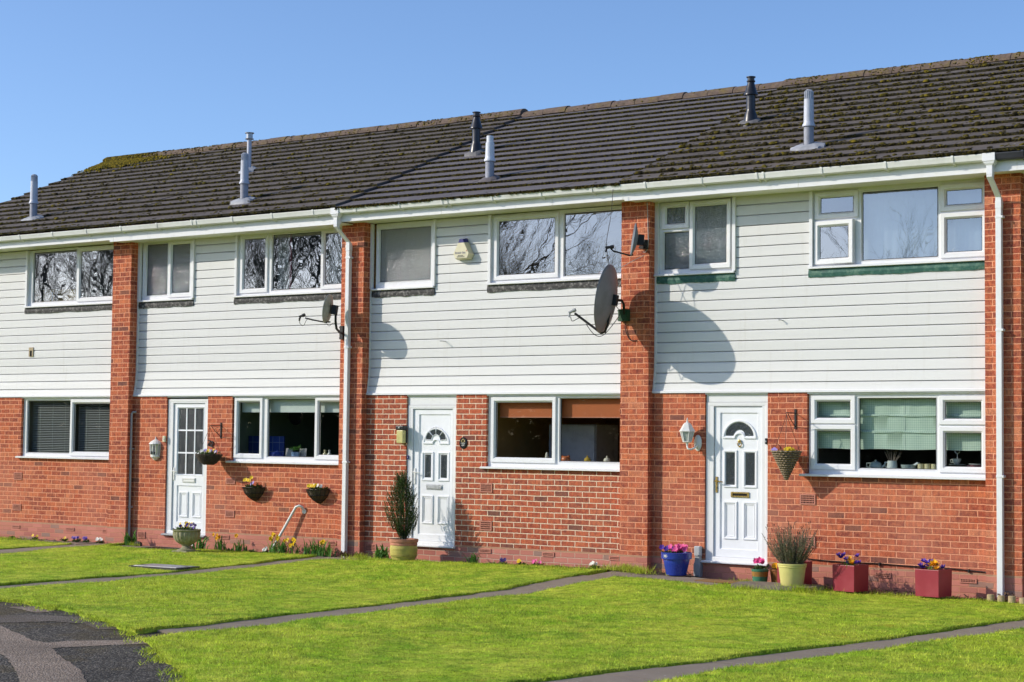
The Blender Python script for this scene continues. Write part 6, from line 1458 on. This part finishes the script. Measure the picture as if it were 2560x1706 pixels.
for _ in range(22): a = l.r.uniform(0,6.28); p = Vector((math.cos(a)*l.r.uniform(.03,.13), math.sin(a)*.05, l.r.uniform(.2,.29))); b.tube([(0,0,.05), tuple(p)], .002, 4); l.ball(p, .012, 5, .016)
b.build('stems', bark_m, T, local=True); l.build('dry_flowers', brownleaf_m, T)
T = item('bowl', 'wide grey-green bowl right of the flowered jug', 'bowl', -8.28, SB+.01); b = MB(); b.lathe([(.05,0),(.085,.035),(.095,.075),(.088,.073),(.07,.03),(0,.012)], 20); b.build('body', ceramic_g, T, local=True, smooth=60)
T = item('folded_cloth', 'folded pale cloth leaning out of the grey-green bowl', 'cloth', -8.22, SB+.07); b = MB(); b.box(-.09,.08,-.03,.03,-.012,.012,Matrix.Rotation(R(-30),4,'Y')); b.build('folds', cloth_w, T, local=True, bevel=.006)
for k, lab in enumerate(('buff mug beside the bowl, left of the three','buff mug in the middle of the three','buff mug against the right mullion of the three')):
    T = item('mug', lab, 'mug', -8.125+.085*k, SB+.01); T['group'] = 'buff mugs under the green checked blind'; b = MB(); b.lathe([(.034,0),(.038,.01),(.038,.088),(.034,.088),(.033,.012),(0,.010)], 16); b.build('body', yel_c, T, local=True, smooth=50)
T = item('cake_stand', 'small cake stand with a ring handle on the right end of the sill', 'cake stand', -7.67, SB+.06); b = MB(); b.lathe([(.03,0),(.012,.006),(.010,.03),(.095,.035),(.10,.042),(0,.042)], 20); b.build('plate', ceramic_g, T, local=True, smooth=50); b = MB(); b.tube([(0,0,.04),(0,0,.17)], .005, 6); b.tube([(.03*math.sin(a),0,.20-.03*math.cos(a)) for a in [2*math.pi*i/14 for i in range(15)]], .005, 6); b.build('handle', silver, T, local=True, smooth=60)
T = item('teacup', 'pale teacup sitting on the cake stand', 'cup', -7.68, SB+.102, y=.24); b = MB(); b.lathe([(.025,0),(.048,.03),(.055,.065),(.05,.063),(.02,.008),(0,.006)], 16); b.tube([(-.05,0,.055),(-.078,0,.05),(-.07,0,.02),(-.045,0,.02)], .005, 6); b.build('body', ceramic_w, T, local=True, smooth=60)
T = item('plate', 'pale plates stacked on a pink cloth at the right end of the sill', 'plates', -7.44, SB+.06); b = MB(); b.box(-.10,.10,-.05,.05,0,.03); b.build('pink_cloth', cloth_pink, T, local=True, bevel=.008); b = MB(); b.lathe([(.04,.03),(.09,.045),(.09,.05),(0,.036)], 18); b.build('dish', ceramic_w, T, local=True, smooth=50)
# upper sills
UB = 3.782
chalk = M('chalky_white_ornament', (.62,.60,.54), .8, .08, 14)
for x, h, q, lab in ((-8.70,.17,.042,'stout pale ornament on the left of the rightmost upper sill'),(-8.47,.15,.026,'slim pale ornament right of the stout one on the upper sill'),(-7.99,.20,.055,'bulky pale ornament against the right mullion of the rightmost upper window'),(-7.66,.13,.075,'wide rounded pale ornament in the far right upper pane'),(-7.50,.12,.02,'thin pale ornament in the far right upper pane')):
    T = item('ornament', lab, 'ornament', x, UB, .30); b = MB(); b.lathe([(q*.9,0),(q,.02),(q,h*.75),(q*.75,h*.93),(0,h)], 16); b.build('body', chalk, T, local=True, smooth=50)
T = item('pale_slats', 'two leaning pale slats on the rightmost upper sill', 'slats', -8.20, UB, .30); b = MB(); b.loft([[(-.03,0,0),(.0,0,0),(.0,.02,0),(-.03,.02,0)],[(-.06,.0,.19),(-.03,.0,.20),(-.03,.02,.2),(-.06,.02,.19)]]); b.loft([[(.02,0,0),(.05,0,0),(.05,.02,0),(.02,.02,0)],[(-.01,.0,.19),(.02,.0,.20),(.02,.02,.2),(-.01,.02,.19)]]); b.build('slat', chalk, T, local=True)
T = item('yellow_folder', 'yellow cardboard holder standing by the mullion above the largest dish', 'folder', -13.23, UB, .28); b = MB(); b.loft([[(-.09,0,0),(.10,0,0),(.10,.05,0),(-.09,.05,0)],[(-.09,0,.26),(-.01,0,.26),(-.01,.05,.26),(-.09,.05,.26)]]); b.quad((-.09,0,0),(.10,0,0),(-.01,0,.26),(-.09,0,.26)); b.build('card', M('yellow_card', (.50,.44,.10), .8, .1, 10), T, local=True)
T = item('toy_animal', 'tiny orange toy on the sill above the largest dish', 'toy', -12.68, UB, .26); b = MB(); b.ball((0,0,.03), .03, 8, 6, (1.3,.8,.9)); b.ball((.035,0,.055), .018, 8, 5); b.build('body', ceramic_o, T, local=True, smooth=60)
T = thing('wooden_shelf', (-24.2,.42,3.78), 'light wooden back panels seen at the bottom of the leftmost upper window', 'furniture'); wood = M('pale_wood', (.50,.33,.10), .5, .12, 10); b = MB(); b.box(-.27,.02,0,.02,0,.27); b.box(.10,.55,.03,.05,0,.26); b.loft([[(-.45,-.1,0),(-.33,-.1,0),(-.33,-.08,0),(-.45,-.08,0)],[(-.48,-.02,.19),(-.40,-.02,.19),(-.40,0,.19),(-.48,0,.19)]]); b.build('panel', wood, T, local=True)
T = item('desk_lamp', 'small chrome stand with bright knobs in front of the wooden panels', 'lamp', -23.72, 3.782, .30); b = MB(); b.lathe([(.035,0),(.03,.02),(.012,.04)], 12); b.tube([(0,0,.03),(0,0,.2)], .012, 8); b.build('stand', silver, T, local=True, smooth=50)
for x, z0, z1, lab in ((-22.92,3.78,3.98,'cream bottle at the left of the leftmost house right upper pane'),(-22.72,3.78,4.0,'cream bottle in the middle of the leftmost house right upper pane'),(-22.50,3.78,3.97,'slim cream bottle in the leftmost house right upper pane')):
    T = item('bottle', lab, 'bottle', x, z0, .30); b = MB(); b.lathe([(.03,0),(.032,.01),(.03,(z1-z0)*.7),(.012,(z1-z0)*.85),(.012,z1-z0),(0,z1-z0)], 12); b.build('body', chalk, T, local=True, smooth=50)

# ------------------------------------------------------------------ bare trees across the green, mirrored in the panes
def tree_mesh(seed, H, mat, name, multi=5, spread=.55):
    r_ = random.Random(seed); V = []; F = []; 
    def seg(p, q, r0, r1):
        d = (q-p); a = d.orthogonal().normalized(); b_ = d.normalized().cross(a); o = len(V)
        for c, rr in ((p, r0), (q, r1)):
            for k in range(3): t = 2.094*k; V.append(tuple(c + (a*math.cos(t)+b_*math.sin(t))*rr))
        for k in range(3): F.append((o+k, o+(k+1)%3, o+3+(k+1)%3, o+3+k))
    def grow(p, d, L, r0, lv):
        n = 3; q = p
        for i in range(n):
            d = (d + Vector((r_.gauss(0,.13), r_.gauss(0,.13), r_.gauss(.10,.07)))).normalized(); e = q + d*L/n; seg(q, e, r0*(1-i*.22), r0*(1-(i+1)*.22)); q = e
            if lv > 0:
                for _ in range(r_.choice((1,1,2)) if lv > 1 else 2):
                    a = Vector((r_.gauss(0,1), r_.gauss(0,1), r_.gauss(0,.6))); a = (a - d*a.dot(d)).normalized(); grow(q, (d*.9+a*spread).normalized(), L*r_.uniform(.5,.74), max(r0*.48, .0042), lv-1)
    for k in range(multi):
        a = 2*math.pi*k/multi + r_.uniform(-.3,.3); grow(Vector((.15*math.cos(a), .15*math.sin(a), 0)), Vector((math.cos(a)*.42, math.sin(a)*.42, 1)).normalized(), H*.62, 0.062*H/8, 5)
    return np.array(V), np.array(F)
tv = [tree_mesh(s_, 9.0, bark_m, 't', 4, .45) for s_ in (3, 17)]
proto = []
for V_, F_ in tv:
    T = thing('bare_tree', (0,0,0), 'tall bare winter tree across the green, mirrored in the upper windows', 'tree', group='bare trees across the green, seen only in the window panes')
    zz = V_[F_[:,0],2]; o = np_mesh('branches', V_, F_, bark_m); o.parent = T
    MB().tube([(0,0,-.3),(.02,0,.6),(0,.03,1.2)], [.26,.2,.14], 10).build('trunk', bark_m, T, local=True, smooth=60); proto.append(T)
spots = [(-66,-31,1.45),(-61,-27,1.35),(-57,-33,1.5),(-53,-26,1.3),(-49.5,-31,1.4),(-46,-27,1.3),(-43,-33,1.35),(-40.5,-28,.98),(-37.5,-30,.92),(-34.8,-29,.82),(-31.8,-31,.72),(-27,-30,.88),(-23.5,-31,.70),(-60,-40,1.6),(-47,-41,1.6),(-20,-33,.55)]
for i, (x, y, s_) in enumerate(spots):
    o = proto[i] if i < 2 else dup(proto[i % 2], (0,0,0)); o.location = (x, y, -.3); o.rotation_euler.z = 1.3*i; o.scale = (s_*.9, s_*.9, s_)
for i, (x, y, sx, sz) in enumerate(((-74,-37,7.5,4.2),(-62,-36,7.5,4.0),(-50,-37,7.5,3.9),(-38,-36,7.5,3.7),(-27,-37,7,3.5),(-16,-36,7,3.4))):  # unseen hedges added to keep the bright horizon out of the lower panes
    l = LB(40+i)
    for _ in range(1500): a = l.r.uniform(0,6.28); q = l.r.random()**.5; l.ball((sx*q*math.cos(a), 1.0*q*math.sin(a), l.r.uniform(.05,1)*sz*(1-.15*q)), .35, 4, .5)
    T = thing('hedge', (x,y,-.3), 'unseen green hedge added behind the camera to darken reflections in the lower panes', 'hedge', group='hedges added behind the camera'); l.build('foliage', leaf_m, T)
